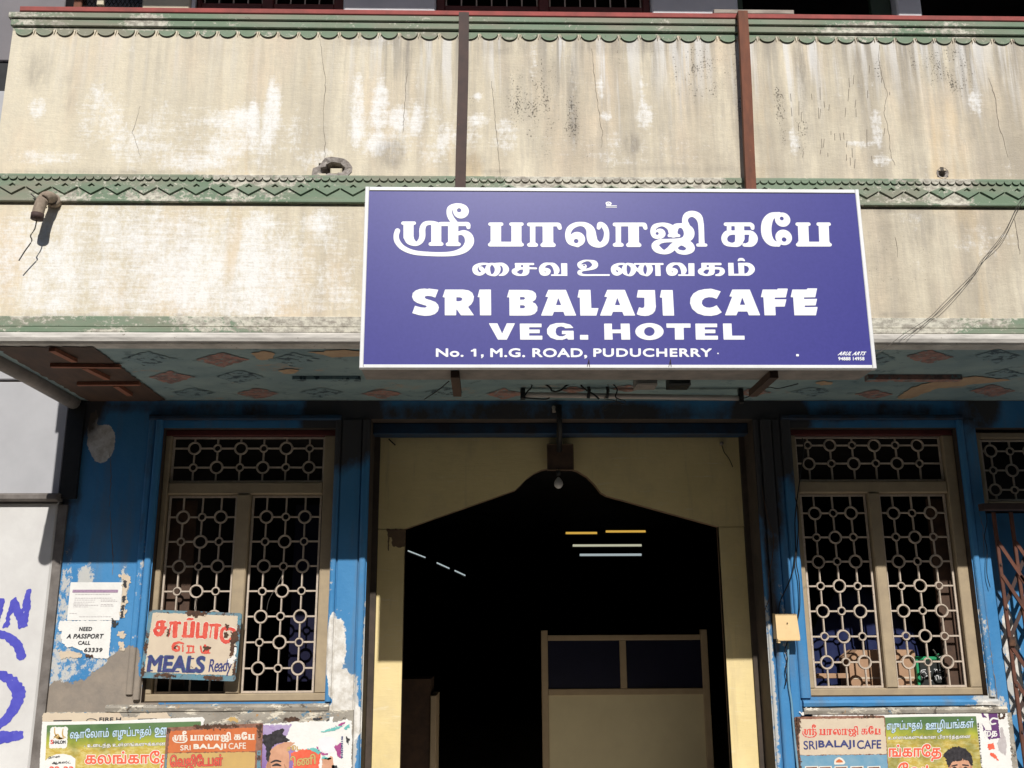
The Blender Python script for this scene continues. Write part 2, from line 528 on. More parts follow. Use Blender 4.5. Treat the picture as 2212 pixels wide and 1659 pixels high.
M['cream'] = creampaint()
M['creamedge'] = simple('brown_panel_edge', (.20, .13, .075), (.14, .09, .06), 10, .7)
M['intfloor'] = simple('pale_worn_floor_tiles', (.60, .55, .46), (.52, .47, .38), 3, .6)
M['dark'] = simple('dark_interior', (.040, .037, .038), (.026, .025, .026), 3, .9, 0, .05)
M['darkwood'] = simple('dark_wood', (.10, .058, .038), (.06, .038, .028), 12, .8, stretch=(1, .3, 1))
M['terra'] = simple('terracotta_beam', (.33, .13, .075), (.22, .09, .055), 14, .85)
M['terratile'] = simple('terracotta_marbling', (.36, .19, .155), (.17, .12, .11), 20, .8, lo=.42, hi=.60, wear=(.20, .27, .27), wearlo=.55, wearsc=26)
M['bluetile'] = simple('dark_blue_marbling', (.19, .27, .285), (.05, .075, .09), 22, .8, lo=.50, hi=.58, wear=(.24, .31, .31), wearlo=.58, wearsc=18)
M['ochre'] = simple('ochre_bare_plaster', (.46, .33, .21), (.38, .26, .17), 12, .9)
M['nwhite'] = simple('neighbour_white_limewash', (.64, .63, .61), (.56, .545, .53), 3, .9, 0, .15, bump=.25, wear=(.50, .47, .44), wearlo=.72, wearsc=14)
M['nclad'] = simple('neighbour_white_panel', (.42, .42, .435), (.385, .385, .40), 4, .7, 0, .25)
M['ngrey'] = simple('neighbour_shade_grey', (.20, .185, .195), (.17, .16, .17), 3, .7)  # grey paints in the shade on the neighbour's upper wall
M['nledge'] = simple('neighbour_grey_ledge', (.20, .18, .165), (.12, .105, .095), 9, .9, bump=.3)
M['npaint'] = simple('hand_painted_blue', (.065, .065, .42), (.09, .09, .48), 12, .7, wear=(.68, .66, .70), wearlo=.66, wearsc=40)
M['asphalt'] = simple('asphalt', (.05, .05, .05), (.035, .035, .036), 20, .95, bump=.5)
M['paving'] = simple('worn_concrete_paving', (.54, .50, .43), (.44, .40, .35), 4, .95, bump=.4)
M['white'] = simple('white_paper', (.76, .75, .72), (.70, .69, .66), 12, .8, bump=.35, wear=(.55, .50, .42), wearlo=.74)
M['whitepaint'] = simple('white_upper_wall', (.74, .735, .76), (.66, .655, .68), 4, .85, bump=.15, wear=(.5, .5, .5), wearlo=.72)
M['creamcol'] = simple('cream_upper_column', (.62, .56, .42), (.56, .50, .38), 5, .85, wear=(.2, .16, .12), wearlo=.73)
M['darkgreen'] = simple('dark_green_door', (.03, .055, .03), (.02, .035, .02), 6, .6)
M['black'] = simple('black_plastic', (.02, .02, .02), (.014, .014, .014), 20, .5)
M['ink_black'] = simple('black_ink', (.03, .03, .035), (.05, .05, .05), 60, .7)
M['ink_dkblue'] = simple('dark_blue_sign_paint', (.035, .04, .14), (.06, .07, .20), 40, .6, wear=(.35, .33, .30), wearlo=.68, wearsc=70)
M['ink_red'] = simple('red_sign_paint', (.58, .055, .04), (.66, .12, .08), 40, .6, wear=(.66, .50, .40), wearlo=.66, wearsc=80)
M['ink_white'] = simple('cream_sign_paint', (.74, .70, .62), (.66, .58, .48), 40, .6, wear=(.45, .24, .14), wearlo=.70, wearsc=80)
M['tinbeige'] = simple('beige_tin_enamel', (.62, .52, .39), (.56, .46, .35), 9, .55, 0, .4, wear=(.12, .075, .05), wearlo=.66, wearsc=24)
M['tinblue'] = simple('blue_tin_border', (.10, .26, .34), (.16, .20, .22), 14, .55, wear=(.08, .05, .04), wearlo=.53, wearsc=22)
M['rustdark'] = simple('dark_rust', (.045, .028, .022), (.12, .06, .035), 30, .85)
M['tinorange'] = simple('orange_tin_paint', (.50, .125, .04), (.58, .17, .06), 8, .55, wear=(.30, .13, .07), wearlo=.66, wearsc=34)
M['tinyellow'] = simple('yellow_tin_paint', (.56, .37, .13), (.50, .33, .13), 8, .55, wear=(.35, .2, .1), wearlo=.70, wearsc=34)
M['tinrust'] = simple('pinkish_rusty_rim', (.33, .17, .12), (.16, .07, .045), 26, .8)
M['skyblue'] = simple('light_blue_tin_paint', (.13, .29, .42), (.20, .34, .44), 12, .55, wear=(.4, .36, .3), wearlo=.70, wearsc=40)
M['pipe'] = simple('old_grey_pipe', (.36, .29, .22), (.22, .17, .13), 30, .85, bump=.3)
M['wire'] = simple('grey_brown_wire', (.10, .09, .075), (.06, .055, .05), 20, .7)
M['tubewhite'] = simple('dusty_tube_glass', (.52, .47, .43), (.44, .38, .34), 8, .4)
M['cardboard'] = simple('cardboard', (.42, .26, .16), (.36, .22, .135), 9, .85)
M['cableyel'] = simple('yellowed_plastic', (.74, .53, .27), (.66, .47, .24), 8, .5, wear=(.3, .18, .1), wearlo=.74)
M['brick'] = simple('broken_grey_brick', (.40, .365, .335), (.20, .17, .15), 30, .95, bump=.6)
M['crack'] = simple('crack_dirt', (.22, .19, .155), (.15, .125, .105), 30, .95)
M['slate'] = simple('black_slate', (.015, .018, .018), (.03, .032, .03), 10, .6)
M['chalk'] = simple('chalk', (.75, .75, .75), (.4, .4, .4), 60, .9)
M['greenplastic'] = simple('green_plastic_frame', (.03, .33, .14), (.03, .28, .12), 10, .4)
M['partition'] = simple('cream_partition_board', (.80, .70, .46), (.74, .64, .42), 3, .6, bump=.05)
M['partframe'] = simple('beige_partition_frame', (.52, .40, .26), (.46, .35, .23), 8, .6)
M['navy'] = simple('navy_opaque_glass', (.012, .012, .035), (.01, .01, .028), 4, .3, 0, .5)
M['bulb'] = simple('frosted_bulb', (.55, .52, .50), (.5, .48, .46), 8, .3)
M['gatebrown'] = simple('brown_gate_paint', (.15, .060, .038), (.095, .042, .030), 14, .8, wear=(.24, .12, .07), wearlo=.68)
M['bluecloth'] = simple('dark_blue_cloth', (.010, .014, .055), (.018, .026, .08), 12, .95)
M['shadedblue'] = simple('shaded_blue_paint', (.016, .055, .115), (.03, .035, .05), 7, .7)  # darker copy of the blue wall paint, with shade put into its colour
M['plank'] = simple('weathered_plank', (.42, .37, .31), (.24, .20, .17), 22, .9, stretch=(.3, 1, 1))


def emis(name, col, s):
    t = NT(name); t.out((.8, .8, .8), .5)
    t.b.inputs['Emission Color'].default_value = (*col, 1); t.b.inputs['Emission Strength'].default_value = s
    return t.m


M['lampwhite'] = emis('lit_tube_white', (.72, .85, .88), .5)
M['lampcream'] = emis('lit_tube_cream', (.85, .85, .62), .55)
M['lampamber'] = emis('lit_tube_amber', (.80, .48, .08), .75)

YF, YW, YS, YP = 5.0, 6.27, 4.72, 6.52
ZL = 3.083                                     # underside of the balcony


# ------------------------------------------------------------------ wall sheets with painted-in wear attributes
def smooth01(a): a = np.clip(a, 0, 1); return a * a * (3 - 2 * a)


def wall_sheet(name, xb, zb, holes, Y, m, parent, blobs, cell=.025, cuts=(), zoff=None, fixed=None):
    def axis(bs):
        out = []
        for a, b in zip(bs[:-1], bs[1:]):
            n = max(1, int(round((b - a) / cell))); out += list(np.linspace(a, b, n, endpoint=False))
        return np.array(out + [bs[-1]])
    X, Z = axis(xb), axis(zb)
    xx, zz = np.meshgrid(X, Z)
    nx = X.size
    vs = [(x, Y, z) for x, z in zip(xx.ravel(), zz.ravel())]
    fs = []
    for j in range(Z.size - 1):
        zc = (Z[j] + Z[j + 1]) / 2
        for i in range(nx - 1):
            xc = (X[i] + X[i + 1]) / 2
            if any(h[0] < xc < h[1] and h[2] < zc < h[3] for h in holes): continue
            if any((xc - c[0]) ** 2 / c[2] ** 2 + (zc - c[1]) ** 2 / c[3] ** 2 < 1 for c in cuts): continue
            a = j * nx + i
            fs.append((a, a + 1, a + nx + 1, a + nx))
    o = mk(name, vs, fs, m, parent)
    for key, lst in blobs.items():
        v = np.zeros(xx.shape)
        for px, py, rx, ry, s in lst:
            cx, cz = at(px, py, Y); kx = Y / 2109
            d = np.sqrt(((xx - cx) / (rx * kx)) ** 2 + ((zz - cz) / (ry * kx * 1.05)) ** 2)
            v = np.maximum(v, s * smooth01(1.6 - d * 1.1))
        at_ = o.data.attributes.new(key, 'FLOAT', 'POINT'); at_.data.foreach_set('value', v.ravel().astype(np.float32))
    for key, val in (fixed or {}).items():
        at_ = o.data.attributes.new(key, 'FLOAT', 'POINT'); at_.data.foreach_set('value', np.full(xx.size, val, np.float32))
    return o


# ================================================================== SETTING
g = box('road', -60, 60, -40, 3.2, -.4, 0, M['asphalt'], kind='structure')
g = box('pavement', -60, 60, 3.2, 60, -.4, .12, M['paving'], kind='structure')

O = empty('added_opposite_building', (2, -9.5, 0), 'plain brown building added across the street behind the viewer to block low sky', 'building')  # building added out of view to cut low sky light under the balcony
box('wall', -40, 40, -20, -9.5, 0, 11.5, M['soot_shade'], O)
for i_ in range(-8, 9):
    for z_ in (1.2, 4.4, 7.2):
        box('window', i_ * 4 - .7, i_ * 4 + .7, -9.499, -9.45, z_, z_ + 1.4, M['black'], O)

# ================================================================== THE CAFE BUILDING
B = empty('cafe_building', (0, YW, .12), 'weathered cream and blue cafe building with balcony, grille windows and arched door', 'building')

BLW = {  # wear of the balcony front: (px, py, rx, ry, strength)
 'white': [(81,232,22,30,.7),(216,250,60,80,.55),(303,313,80,60,.62),(450,300,240,90,.42),(900,290,160,80,.45),(1350,320,200,40,.3),(500,262,62,34,.85),(500,315,75,32,.8),(586,250,22,95,1),(546,262,18,60,1),(772,236,16,95,1),(820,230,20,80,1.05),(816,312,28,32,1.05),(860,256,28,34,1),
   (900,262,16,40,.9),(968,297,38,42,.7),(1032,208,9,11,1),(1035,260,24,18,1),(1089,290,30,50,.6),(1153,140,12,55,.7),(1237,240,10,130,.6),(1298,190,8,34,1),(1392,252,22,32,1),(1386,205,8,44,.9),
   (1895,276,15,50,.95),(1905,347,24,16,.85),(1716,303,14,34,.85),(2107,222,18,34,.75),(1865,310,34,8,.9),(1310,250,14,14,.9),(1350,350,60,10,.5),(100,340,90,18,.5),(420,350,90,20,.75),(700,345,60,24,.6),
   (300,560,420,140,.66),(350,520,150,60,.8),(430,600,170,90,.98),(120,600,90,100,.85),(60,500,70,60,.6),(540,600,110,110,.95),(560,500,60,50,.85),(690,580,90,110,.5),(690,480,40,30,.9),(740,640,40,30,.6),(1960,470,40,14,.5),(2130,520,60,40,.45)],
 'mildew': [(1018,190,9,70,.8),(1113,215,16,80,1.1),(1150,225,16,90,1.1),(1177,220,18,120,1),(1197,200,12,90,.9),(1238,262,15,70,1.15),(1460,150,9,80,1.1),(1410,128,7,70,.9),(1520,150,46,90,.9),(1686,243,11,80,1.1),
   (1733,286,11,70,1),(2006,135,40,60,.9),(2057,150,38,62,1.15),(1898,150,10,34,.9),(1597,210,9,120,1.05),(1330,120,8,50,.7),(900,260,40,60,.45),(1280,330,100,30,.5),(1950,560,80,80,.5),(2130,600,60,80,.5)],
 'grime': [(84,150,30,48,.5),(150,200,20,60,.35),(1238,220,15,120,.8),(850,332,42,36,.6),(1365,310,17,24,.95),(1025,350,27,22,.6),(880,115,12,48,.6),(1730,170,14,130,.75),(1858,162,12,66,.75),(1598,240,14,160,.7),
   (2154,135,10,55,.7),(1100,100,60,22,.5),(1340,100,120,20,.5),(800,90,70,14,.4),(200,371,210,7,.55),(1500,365,200,8,.35),(1050,372,70,6,.6),(1980,480,40,60,.5),(1920,452,40,10,.6),(250,682,250,6,.6),(1920,680,60,8,.5),(2090,480,30,60,.4)],
 'tracks': [(1500,140,620,260,1),(950,140,250,220,.9),(1980,140,300,260,.95),(350,140,300,200,.3)],
}
HOLES_P = [(-.853, 4.115, .088, .05), (2.576, 4.107, .029, .029)]
BLW['white'] = [(a, b, c, d, e * (.8 if a > 1100 else .92)) for a, b, c, d, e in BLW['white']]
BLW['mildew'] = [(a, b, c * 1.5, d * 1.15, e * .9) for a, b, c, d, e in BLW['mildew']]
par = wall_sheet('parapet_wall', [-2.725, 4.6], [3.1, 4.98], [], YF, M['plaster'], B, BLW, .021, HOLES_P)
# end, top and back of the parapet
mb = MB()
mb.add([(-2.725, YF, 3.1), (-2.725, YF + .12, 3.1), (-2.725, YF + .12, 4.98), (-2.725, YF, 4.98)], [(0, 3, 2, 1)])
mb.add([(-2.725, YF + .12, 3.34), (4.6, YF + .12, 3.34), (4.6, YF + .12, 4.98), (-2.725, YF + .12, 4.98)], [(0, 1, 2, 3)])
pb = mb.build('parapet_back', M['plaster'], B)

# broken hole: ragged rim of brick, dark throat, lit lump inside
cA = crop(0, 0, 1100); cB = crop(1080, 0, 1100); cC = crop(2164, 0, 1100)
dB1 = crop(0, 800, 1100); dB2 = crop(1080, 800, 1100); dB3 = crop(2164, 800, 1100)
e1 = crop(0, 1623, 1100); e2 = crop(1080, 1623, 1100); e3 = crop(2164, 1623, 1100)


def px(o, w, x, y):            # crop pixel -> photo sight-line coordinates
    k = w / 2212 if w < 5 or True else 1
    return ((o[0] + x * w / 2212) * .6777, (o[1] + y * w / 2212) * .6777)


hx, hz = HOLES_P[0][:2]
rim_o = [(-.125, -.045), (-.118, -.005), (-.085, .01), (-.07, .032), (-.055, .052), (-.02, .062), (.02, .056), (.055, .05), (.082, .03), (.10, .004), (.098, -.02), (.075, -.045), (.04, -.048), (.01, -.06), (-.04, -.052), (-.085, -.066)]
rim_i = [(x * .60 + random.uniform(-.007, .007), z * .60 + .002) for x, z in rim_o]
thr = [(x * .50, z * .54 - .002) for x, z in rim_o]
n = len(rim_o)
vs = [(hx + x, YF - .003 - random.uniform(0, .004), hz + z * 1.1) for x, z in rim_o] + [(hx + x, YF + .002 + random.uniform(-.007, .007), hz + z) for x, z in rim_i] + [(hx + x, YF + .085, hz + z) for x, z in thr]
fs = []
for r in range(2):
    for i in range(n):
        j = (i + 1) % n
        fs.append((r * n + i, r * n + j, (r + 1) * n + j, (r + 1) * n + i))
mk('broken_hole_rim', vs, fs, M['brick'], B)
mk('hole_back', [(hx + x * 1.4, YF + .086, hz + z * 1.4) for x, z in thr], [tuple(range(n))], M['ochre'], B)
box('plaster_lump', hx - .026, hx + .040, YF + .012, YF + .06, hz - .034, hz + .008, M['creamcol'], B, .008)
hx2, hz2 = HOLES_P[1][:2]
vs, fs = [], []
for r, (rad, y) in enumerate(((.034, -.002), (.02, .008), (.016, .08))):
    for i in range(12):
        a = i * math.pi / 6
        vs.append((hx2 + math.cos(a) * rad * random.uniform(.9, 1.1), YF + y, hz2 + math.sin(a) * rad * random.uniform(.9, 1.1)))
for r in range(2):
    for i in range(12):
        j = (i + 1) % 12; fs.append((r * 12 + i, r * 12 + j, r * 12 + 12 + j, r * 12 + 12 + i))
fs.append(tuple(range(24, 36)))
mk('small_drain_hole', vs, fs, M['brick'], B)

# cracks
def crack(pts, cr, Y, w=.0035, name='crack', m=None):
    P = [cr(x, y, Y) for x, y in pts]
    q = []
    for (ax, az), (bx, bz) in zip(P[:-1], P[1:]):
        k = max(2, int(math.hypot(bx - ax, bz - az) / .02))
        for i in range(k):
            t = i / k; q.append((ax + (bx - ax) * t + random.uniform(-.0035, .0035), az + (bz - az) * t))
    q.append(P[-1])
    vs, fs = [], []
    for i, (x, z) in enumerate(q):
        ww = w * .5 * (.35 + .65 * math.sin(math.pi * (i + .5) / len(q)) ** .4) * random.uniform(.6, 1.3)
        d = (q[min(i + 1, len(q) - 1)][0] - q[max(i - 1, 0)][0], q[min(i + 1, len(q) - 1)][1] - q[max(i - 1, 0)][1])
        l = math.hypot(*d) or 1
        vs += [(x - d[1] / l * ww, Y - .0012, z + d[0] / l * ww), (x + d[1] / l * ww, Y - .0012, z - d[0] / l * ww)]
        if i: fs.append((2 * i - 2, 2 * i - 1, 2 * i + 1, 2 * i))
    return mk(name, vs, fs, m or M['crack'], B)


for pts, cr_, w in [([(2050, 245), (2065, 330), (2070, 400), (2090, 500), (2080, 640), (2070, 760), (2085, 900), (2080, 1050)], cA, .0026),
                    ([(1620, 310), (1640, 520), (1660, 680), (1690, 860), (1680, 950)], cB, .003), ([(980, 520), (1010, 850), (1035, 1130)], cB, .003),
                    ([(1285, 290), (1280, 380), (1310, 520), (1335, 600), (1315, 720), (1345, 850), (1360, 1000), (1385, 1060)], cC, .003),
                    ([(1985, 500), (2030, 640), (2050, 800), (2090, 930), (2110, 1010)], cC, .0035), ([(2150, 1400), (2165, 1500), (2185, 1630)], cC, .0042),
                    ([(1385, 1520), (1398, 1600), (1400, 1650)], cC, .003), ([(900, 680), (850, 850), (900, 1000)], cA, .002),
                    ([(440, 440), (425, 640), (410, 850)], cB, .003)]:
    crack(pts, cr_, YF, w)
mb = MB()
for x, y, l in [(715, 600, 50), (720, 690, 55), (770, 650, 90), (785, 720, 60), (765, 790, 50), (850, 600, 40), (905, 560, 80), (895, 690, 70), (908, 700, 60), (930, 650, 40), (965, 670, 40), (1070, 690, 60), (1090, 500, 60), (1090, 570, 80),
                (1122, 480, 60), (1135, 640, 50), (1135, 700, 50), (1210, 580, 50), (1205, 830, 110), (1320, 820, 50), (1300, 500, 30), (1350, 590, 20), (975, 840, 25), (998, 855, 45), (1032, 855, 45), (1055, 850, 45), (1078, 900, 45),
                (915, 890, 60), (932, 890, 55), (1110, 950, 60), (1098, 1010, 50), (1075, 990, 40), (1235, 1000, 30), (955, 980, 25), (800, 970, 40), (1130, 1020, 60), (910, 960, 30), (1222, 420, 50)]:
    a = cC(x, y, YF); b = cC(x - random.uniform(-4, 8), y + l, YF)
    w = .0022
    mb.add([(a[0] - w, YF - .001, a[1]), (b[0] - w * .5, YF - .001, b[1]), (b[0] + w, YF - .001, b[1]), (a[0] + w * .4, YF - .001, a[1])], [(0, 1, 2, 3)])
mb.build('scratch_marks', M['crack'], B, kind='stuff')

# coping of the parapet
XL, XR = -2.745, 4.6
box('red_coping', XL + .06, XR, YF - .035, YF + .16, 5.071, 5.104, M['red'], B, .004)
def long_strip(name, x0, x1, y0, y1, z0, z1, m, blobs, Yb, c=.004):
    """a strip cut into short lengths so that its wear can vary along it"""
    mb = MB(); n = max(1, int((x1 - x0) / .06)); xs = np.linspace(x0, x1, n + 1)
    prof = [(y1, z0), (y0 + c, z0), (y0, z0 + c), (y0, z1 - c), (y0 + c, z1), (y1, z1)]
    vs = [(x, y, z) for x in xs for y, z in prof]; fs = []
    k = len(prof)
    for i in range(n):
        for j in range(k - 1):
            a = i * k + j; fs.append((a, a + k, a + k + 1, a + 1))
    fs.append(tuple(range(k))); fs.append(tuple(range(n * k, n * k + k))[::-1])
    o = mk(name, vs, fs, m, B)
    paint(o, blobs, Yb); return o


def paint(o, blobs, Y):
    me = o.data; co = np.empty(len(me.vertices) * 3); me.vertices.foreach_get('co', co); co = co.reshape(-1, 3)
    for key, lst in blobs.items():
        v = np.zeros(len(co))
        for bx, by, rx, ry, s in lst:
            cx, cz = at(bx, by, Y); kx = Y / 2109
            d = np.sqrt(((co[:, 0] - cx) / (rx * kx)) ** 2 + ((co[:, 2] - cz) / (ry * kx * 1.05)) ** 2)
            v = np.maximum(v, s * smooth01(1.6 - d * 1.1))
        a = me.attributes.new(key, 'FLOAT', 'POINT'); a.data.foreach_set('value', v.astype(np.float32))


GRW = {'worn': [(60, 50, 40, 40, .5), (100, 60, 60, 60, .3), (320, 60, 60, 30, .75), (1860, 70, 130, 20, .6), (2060, 75, 60, 20, .4), (500, 60, 20, 40, .3),
                (1300, 395, 230, 60, 1.6), (1470, 395, 90, 50, 1.5), (150, 425, 120, 14, .5), (420, 430, 200, 12, .6), (270, 400, 60, 20, .35), (560, 385, 120, 12, .5), (1900, 395, 60, 20, .35), (2045, 405, 62, 50, 1.5), (1950, 430, 90, 12, .7), (2160, 430, 60, 10, .6),
                (60, 690, 60, 12, .5), (140, 690, 80, 8, .5), (480, 695, 120, 26, .62), (640, 700, 90, 30, .95), (740, 705, 60, 30, 1.3), (220, 722, 50, 8, .7), (1930, 700, 90, 30, .8), (2010, 700, 90, 30, .95), (2140, 690, 60, 20, .5), (1900, 715, 60, 14, 1.1)]}
long_strip('coping_moulding', XL, XR, YF - .029, YF + .1, 5.034, 5.071, M['green'], GRW, YF)
long_strip('coping_moulding', XL + .012, XR, YF - .017, YF + .1, 4.990, 5.034, M['green'], GRW, YF)
long_strip('scallop_backing', XL + .02, XR, YF - .002, YF + .1, 4.968, 4.990, M['green'], GRW, YF, .001)
# scallops
def scallop_mesh(r, h, y0, dy):
    pts = [(r * math.cos(a), h * math.sin(a)) for a in [math.pi + math.pi * i / 10 for i in range(11)]]
    ins = [(x * .86, z * .84) for x, z in pts]
    n = len(pts); vs = [(x, 0, z) for x, z in pts] + [(x, -dy, z) for x, z in pts] + [(x, -dy * .55, z - .001) for x, z in ins]
    fs = [(i, i + 1, n + i + 1, n + i) for i in range(n - 1)] + [(n + i, n + i + 1, 2 * n + i + 1, 2 * n + i) for i in range(n - 1)]
    fs.append(tuple(range(2 * n, 3 * n)))
    fs.append((0, n, 2 * n, 3 * n - 1, 2 * n - 1, n - 1))
    me = bpy.data.meshes.new('scallop'); me.from_pydata(vs, [], fs); me['shared'] = 1; me.materials.append(M['green']); return me


sm = scallop_mesh(.050, .040, 0, .009)
def shared(name, me, loc, parent, scale=None, rot=None):
    o = bpy.data.objects.new(name, me); COL.objects.link(o); o.parent = parent
    o.location = Vector(loc) - offs(parent)
    if scale: o.scale = scale
    if rot is not None: o.rotation_euler = rot
    return o


x = -2.657
while x < 4.5:
    shared('scallop', sm, (x, YF - .001, 4.972), B, (random.uniform(.94, 1.05), 1, random.uniform(.9, 1.08)))
    x += .116
mb = MB()
x = -2.599
while x < 4.5:
    mb.prism([(x - .010, 4.970), (x - .004 + random.uniform(-.003, .003), 4.938), (x + .003, 4.970)], YF - .007, YF - .001)
    mb.prism([(x + .005, 4.970), (x + .009 + random.uniform(-.003, .003), 4.944), (x + .015, 4.970)], YF - .007, YF - .001)
    x += .116
mb.build('small_spike_trim', M['plaster'], B, kind='stuff')
# middle band with scallop edge, lozenges and a lip
long_strip('frieze_band', XL, XR, YF - .006, YF + .05, 3.915, 4.066, M['green'], GRW, YF, .002)
long_strip('frieze_lip', XL, XR, YF - .022, YF + .05, 3.898, 3.915, M['green'], GRW, YF, .003)
long_strip('frieze_upper_fillet', XL, XR, YF - .016, YF, 4.048, 4.064, M['green'], GRW, YF, .002)
mb = MB(); x = -2.70
while x < 4.5:
    pts = [(x + .0225 * math.cos(a), 4.050 + .019 * math.sin(a)) for a in [math.pi + math.pi * i / 6 for i in range(7)]]
    mb.prism(pts, YF - .0155, YF - .006); x += .0462
o = mb.build('small_scallop_trim', M['green'], B, kind='stuff'); paint(o, GRW, YF)
dm = bpy.data.meshes.new('lozenge')
o_, i_ = [(-.0715, 0), (0, -.044), (.0715, 0), (0, .030)], [(-.021, .006), (0, -.004), (.021, .006), (0, .022)]
vs = [(x, 0, z) for x, z in o_] + [(x * .93, -.010, z * .9) for x, z in o_] + [(x, -.010, z) for x, z in i_] + [(x * .8, -.0005, z) for x, z in i_]
fs = [(i, (i + 1) % 4, 4 + (i + 1) % 4, 4 + i) for i in range(4)] + [(4 + i, 4 + (i + 1) % 4, 8 + (i + 1) % 4, 8 + i) for i in range(4)] + [(8 + i, 8 + (i + 1) % 4, 12 + (i + 1) % 4, 12 + i) for i in range(4)] + [(12, 13, 14, 15)]
dm.from_pydata(vs, [], fs); dm['shared'] = 1; dm.materials.append(M['green'])
x = -2.034 - .143 * 4
while x < 4.4:
    shared('lozenge', dm, (x, YF - .0062, 3.987), B); x += .1433
# foot of the balcony: two green fillets and a rounded limed ledge
long_strip('base_fillet', XL, XR, YF - .010, YF + .05, 3.184, 3.243, M['green'], GRW, YF, .003)
long_strip('base_fillet', XL, XR, YF - .020, YF + .05, 3.150, 3.180, M['green'], GRW, YF, .003)
prof = [(YF + .06, 3.147), (YF - .026, 3.147), (YF - .038, 3.135), (YF - .042, 3.115), (YF - .036, 3.096), (YF - .022, 3.085), (YF + .06, 3.083)]
mk('rounded_ledge', [(x, y, z) for x in (XL, XR) for y, z in prof], [(i, i + 7, i + 8, i + 1) for i in range(6)] + [tuple(range(7)), tuple(range(7, 14))[::-1]], M['ledge'], B)

# balcony slab and its painted underside
box('balcony_slab', -2.70, 4.6, YF + .07, YW + .2, 3.10, 3.34, M['plaster'], B)
mk('soffit', [(-2.70, YF + .03, ZL + .002), (4.6, YF + .03, ZL + .002), (4.6, YW, ZL + .002), (-2.70, YW, ZL + .002)], [(0, 3, 2, 1)], M['soffit'], B)
def soff(ox, x, y): return atz((ox + x * .49729) * .6777, (800 + y * .49729) * .6777, ZL)


def soffit_patch(name, poly, m, dz, rough=.004):
    ink = Ink(); ink.loops.append(_ccw(np.array(poly)))
    vs, fs = ink_mesh(ink, .012, rough=rough)
    return mk(name, [(x, y, ZL - dz) for x, y in vs], [f[::-1] for f in fs], m, B)


for ox, lst in ((0, [(1425, 695, 165, 48, 'terratile'), (950, 690, 170, 48, 'bluetile'), (1095, 808, 150, 42, 'terratile'), (1540, 805, 160, 42, 'bluetile'), (1650, 912, 145, 36, 'terratile'), (1240, 910, 140, 36, 'bluetile'), (1890, 695, 170, 45, 'bluetile'),
                      (1690, 668, 75, 30, 'ochre'), (1850, 770, 70, 16, 'ochre'), (2060, 905, 140, 30, 'bluetile'), (2190, 655, 200, 24, 'ochre')]),
                (1080, [(275, 915, 135, 32, 'terratile'), (1060, 915, 125, 36, 'terratile'), (680, 905, 130, 30, 'bluetile'), (1500, 890, 90, 24, 'terratile'), (1850, 880, 110, 24, 'terratile')]),
                (2164, [(1600, 678, 150, 45, 'terratile'), (480, 905, 105, 32, 'terratile'), (1250, 918, 120, 30, 'terratile'), (2010, 895, 145, 40, 'terratile'), (850, 902, 130, 30, 'bluetile'), (2040, 672, 150, 45, 'bluetile'),
                        (2090, 790, 130, 32, 'bluetile'), (1300, 690, 90, 40, 'bluetile'), (930, 845, 60, 14, 'ochre')])):
    for cx, cy, hw, hh, mm in lst:
        poly = [soff(ox, cx - hw, cy), soff(ox, cx, cy + hh), soff(ox, cx + hw, cy), soff(ox, cx, cy - hh)]
        if mm == 'ochre': poly = [soff(ox, cx - hw, cy - hh * .4), soff(ox, cx - hw * .3, cy + hh), soff(ox, cx + hw * .7, cy + hh * .6), soff(ox, cx + hw, cy - hh * .5), soff(ox, cx, cy - hh)]
        soffit_patch('ceiling_lozenge' if mm != 'ochre' else 'bare_plaster_patch', poly, M[mm], .002 if mm != 'ochre' else .003, .005)
soffit_patch('bare_plaster_patch', [soff(2164, 1380, 945), soff(2164, 1500, 870), soff(2164, 1650, 830), soff(2164, 1900, 800), soff(2164, 2140, 825), soff(2164, 1900, 850), soff(2164, 1650, 880), soff(2164, 1480, 945)], M['ochre'], .0035, .006)
# bare boards at the left end of the soffit with terracotta beams
soffit_patch('bare_soffit_boards', [atz(-60, 748, ZL), atz(202, 748, ZL), atz(359, 864, ZL), atz(205, 873, ZL), atz(-30, 740, ZL)], M['darkwood'], .004, .004)
def beam(a, b, w, z0=.006, dz=.02):
    (ax, ay), (bx, by) = soff(0, *a), soff(0, *b)
    d = Vector((bx - ax, by - ay, 0)).normalized(); p = Vector((-d.y, d.x, 0)) * w / 2
    zt, zb = ZL - z0, ZL - z0 - dz
    q = [Vector((ax, ay, 0)) - p, Vector((bx, by, 0)) - p, Vector((bx, by, 0)) + p, Vector((ax, ay, 0)) + p]
    return mk('soffit_beam', [(v.x, v.y, zb) for v in q] + [(v.x, v.y, zt) for v in q], [(3, 2, 1, 0), (0, 1, 5, 4), (1, 2, 6, 5), (2, 3, 7, 6), (3, 0, 4, 7)], M['terra'], B)


beam((335, 612), (480, 685), .035); beam((545, 728), (690, 800), .035); beam((745, 845), (835, 905), .035)
beam((330, 718), (775, 722), .03); beam((500, 836), (900, 834), .03)
MB().tube([(-2.715, YF + .0, 3.075), (-2.69, YF + .6, 3.07), (-2.685, YW - .01, 3.065)], .045, 12).build('soffit_edge_moulding', M['boxside'], B, True)
a = soff(2164, 1200, 800); b = soff(2164, 1800, 800)
box('soffit_batten', a[0], b[0], a[1] - .03, a[1] + .03, ZL - .03, ZL, M['terratile'], B)
a = soff(0, 1880, 810); b = soff(1080, 140, 810)
box('soffit_batten', a[0], b[0], a[1] - .03, a[1] + .02, ZL - .02, ZL, M['bluetile'], B)

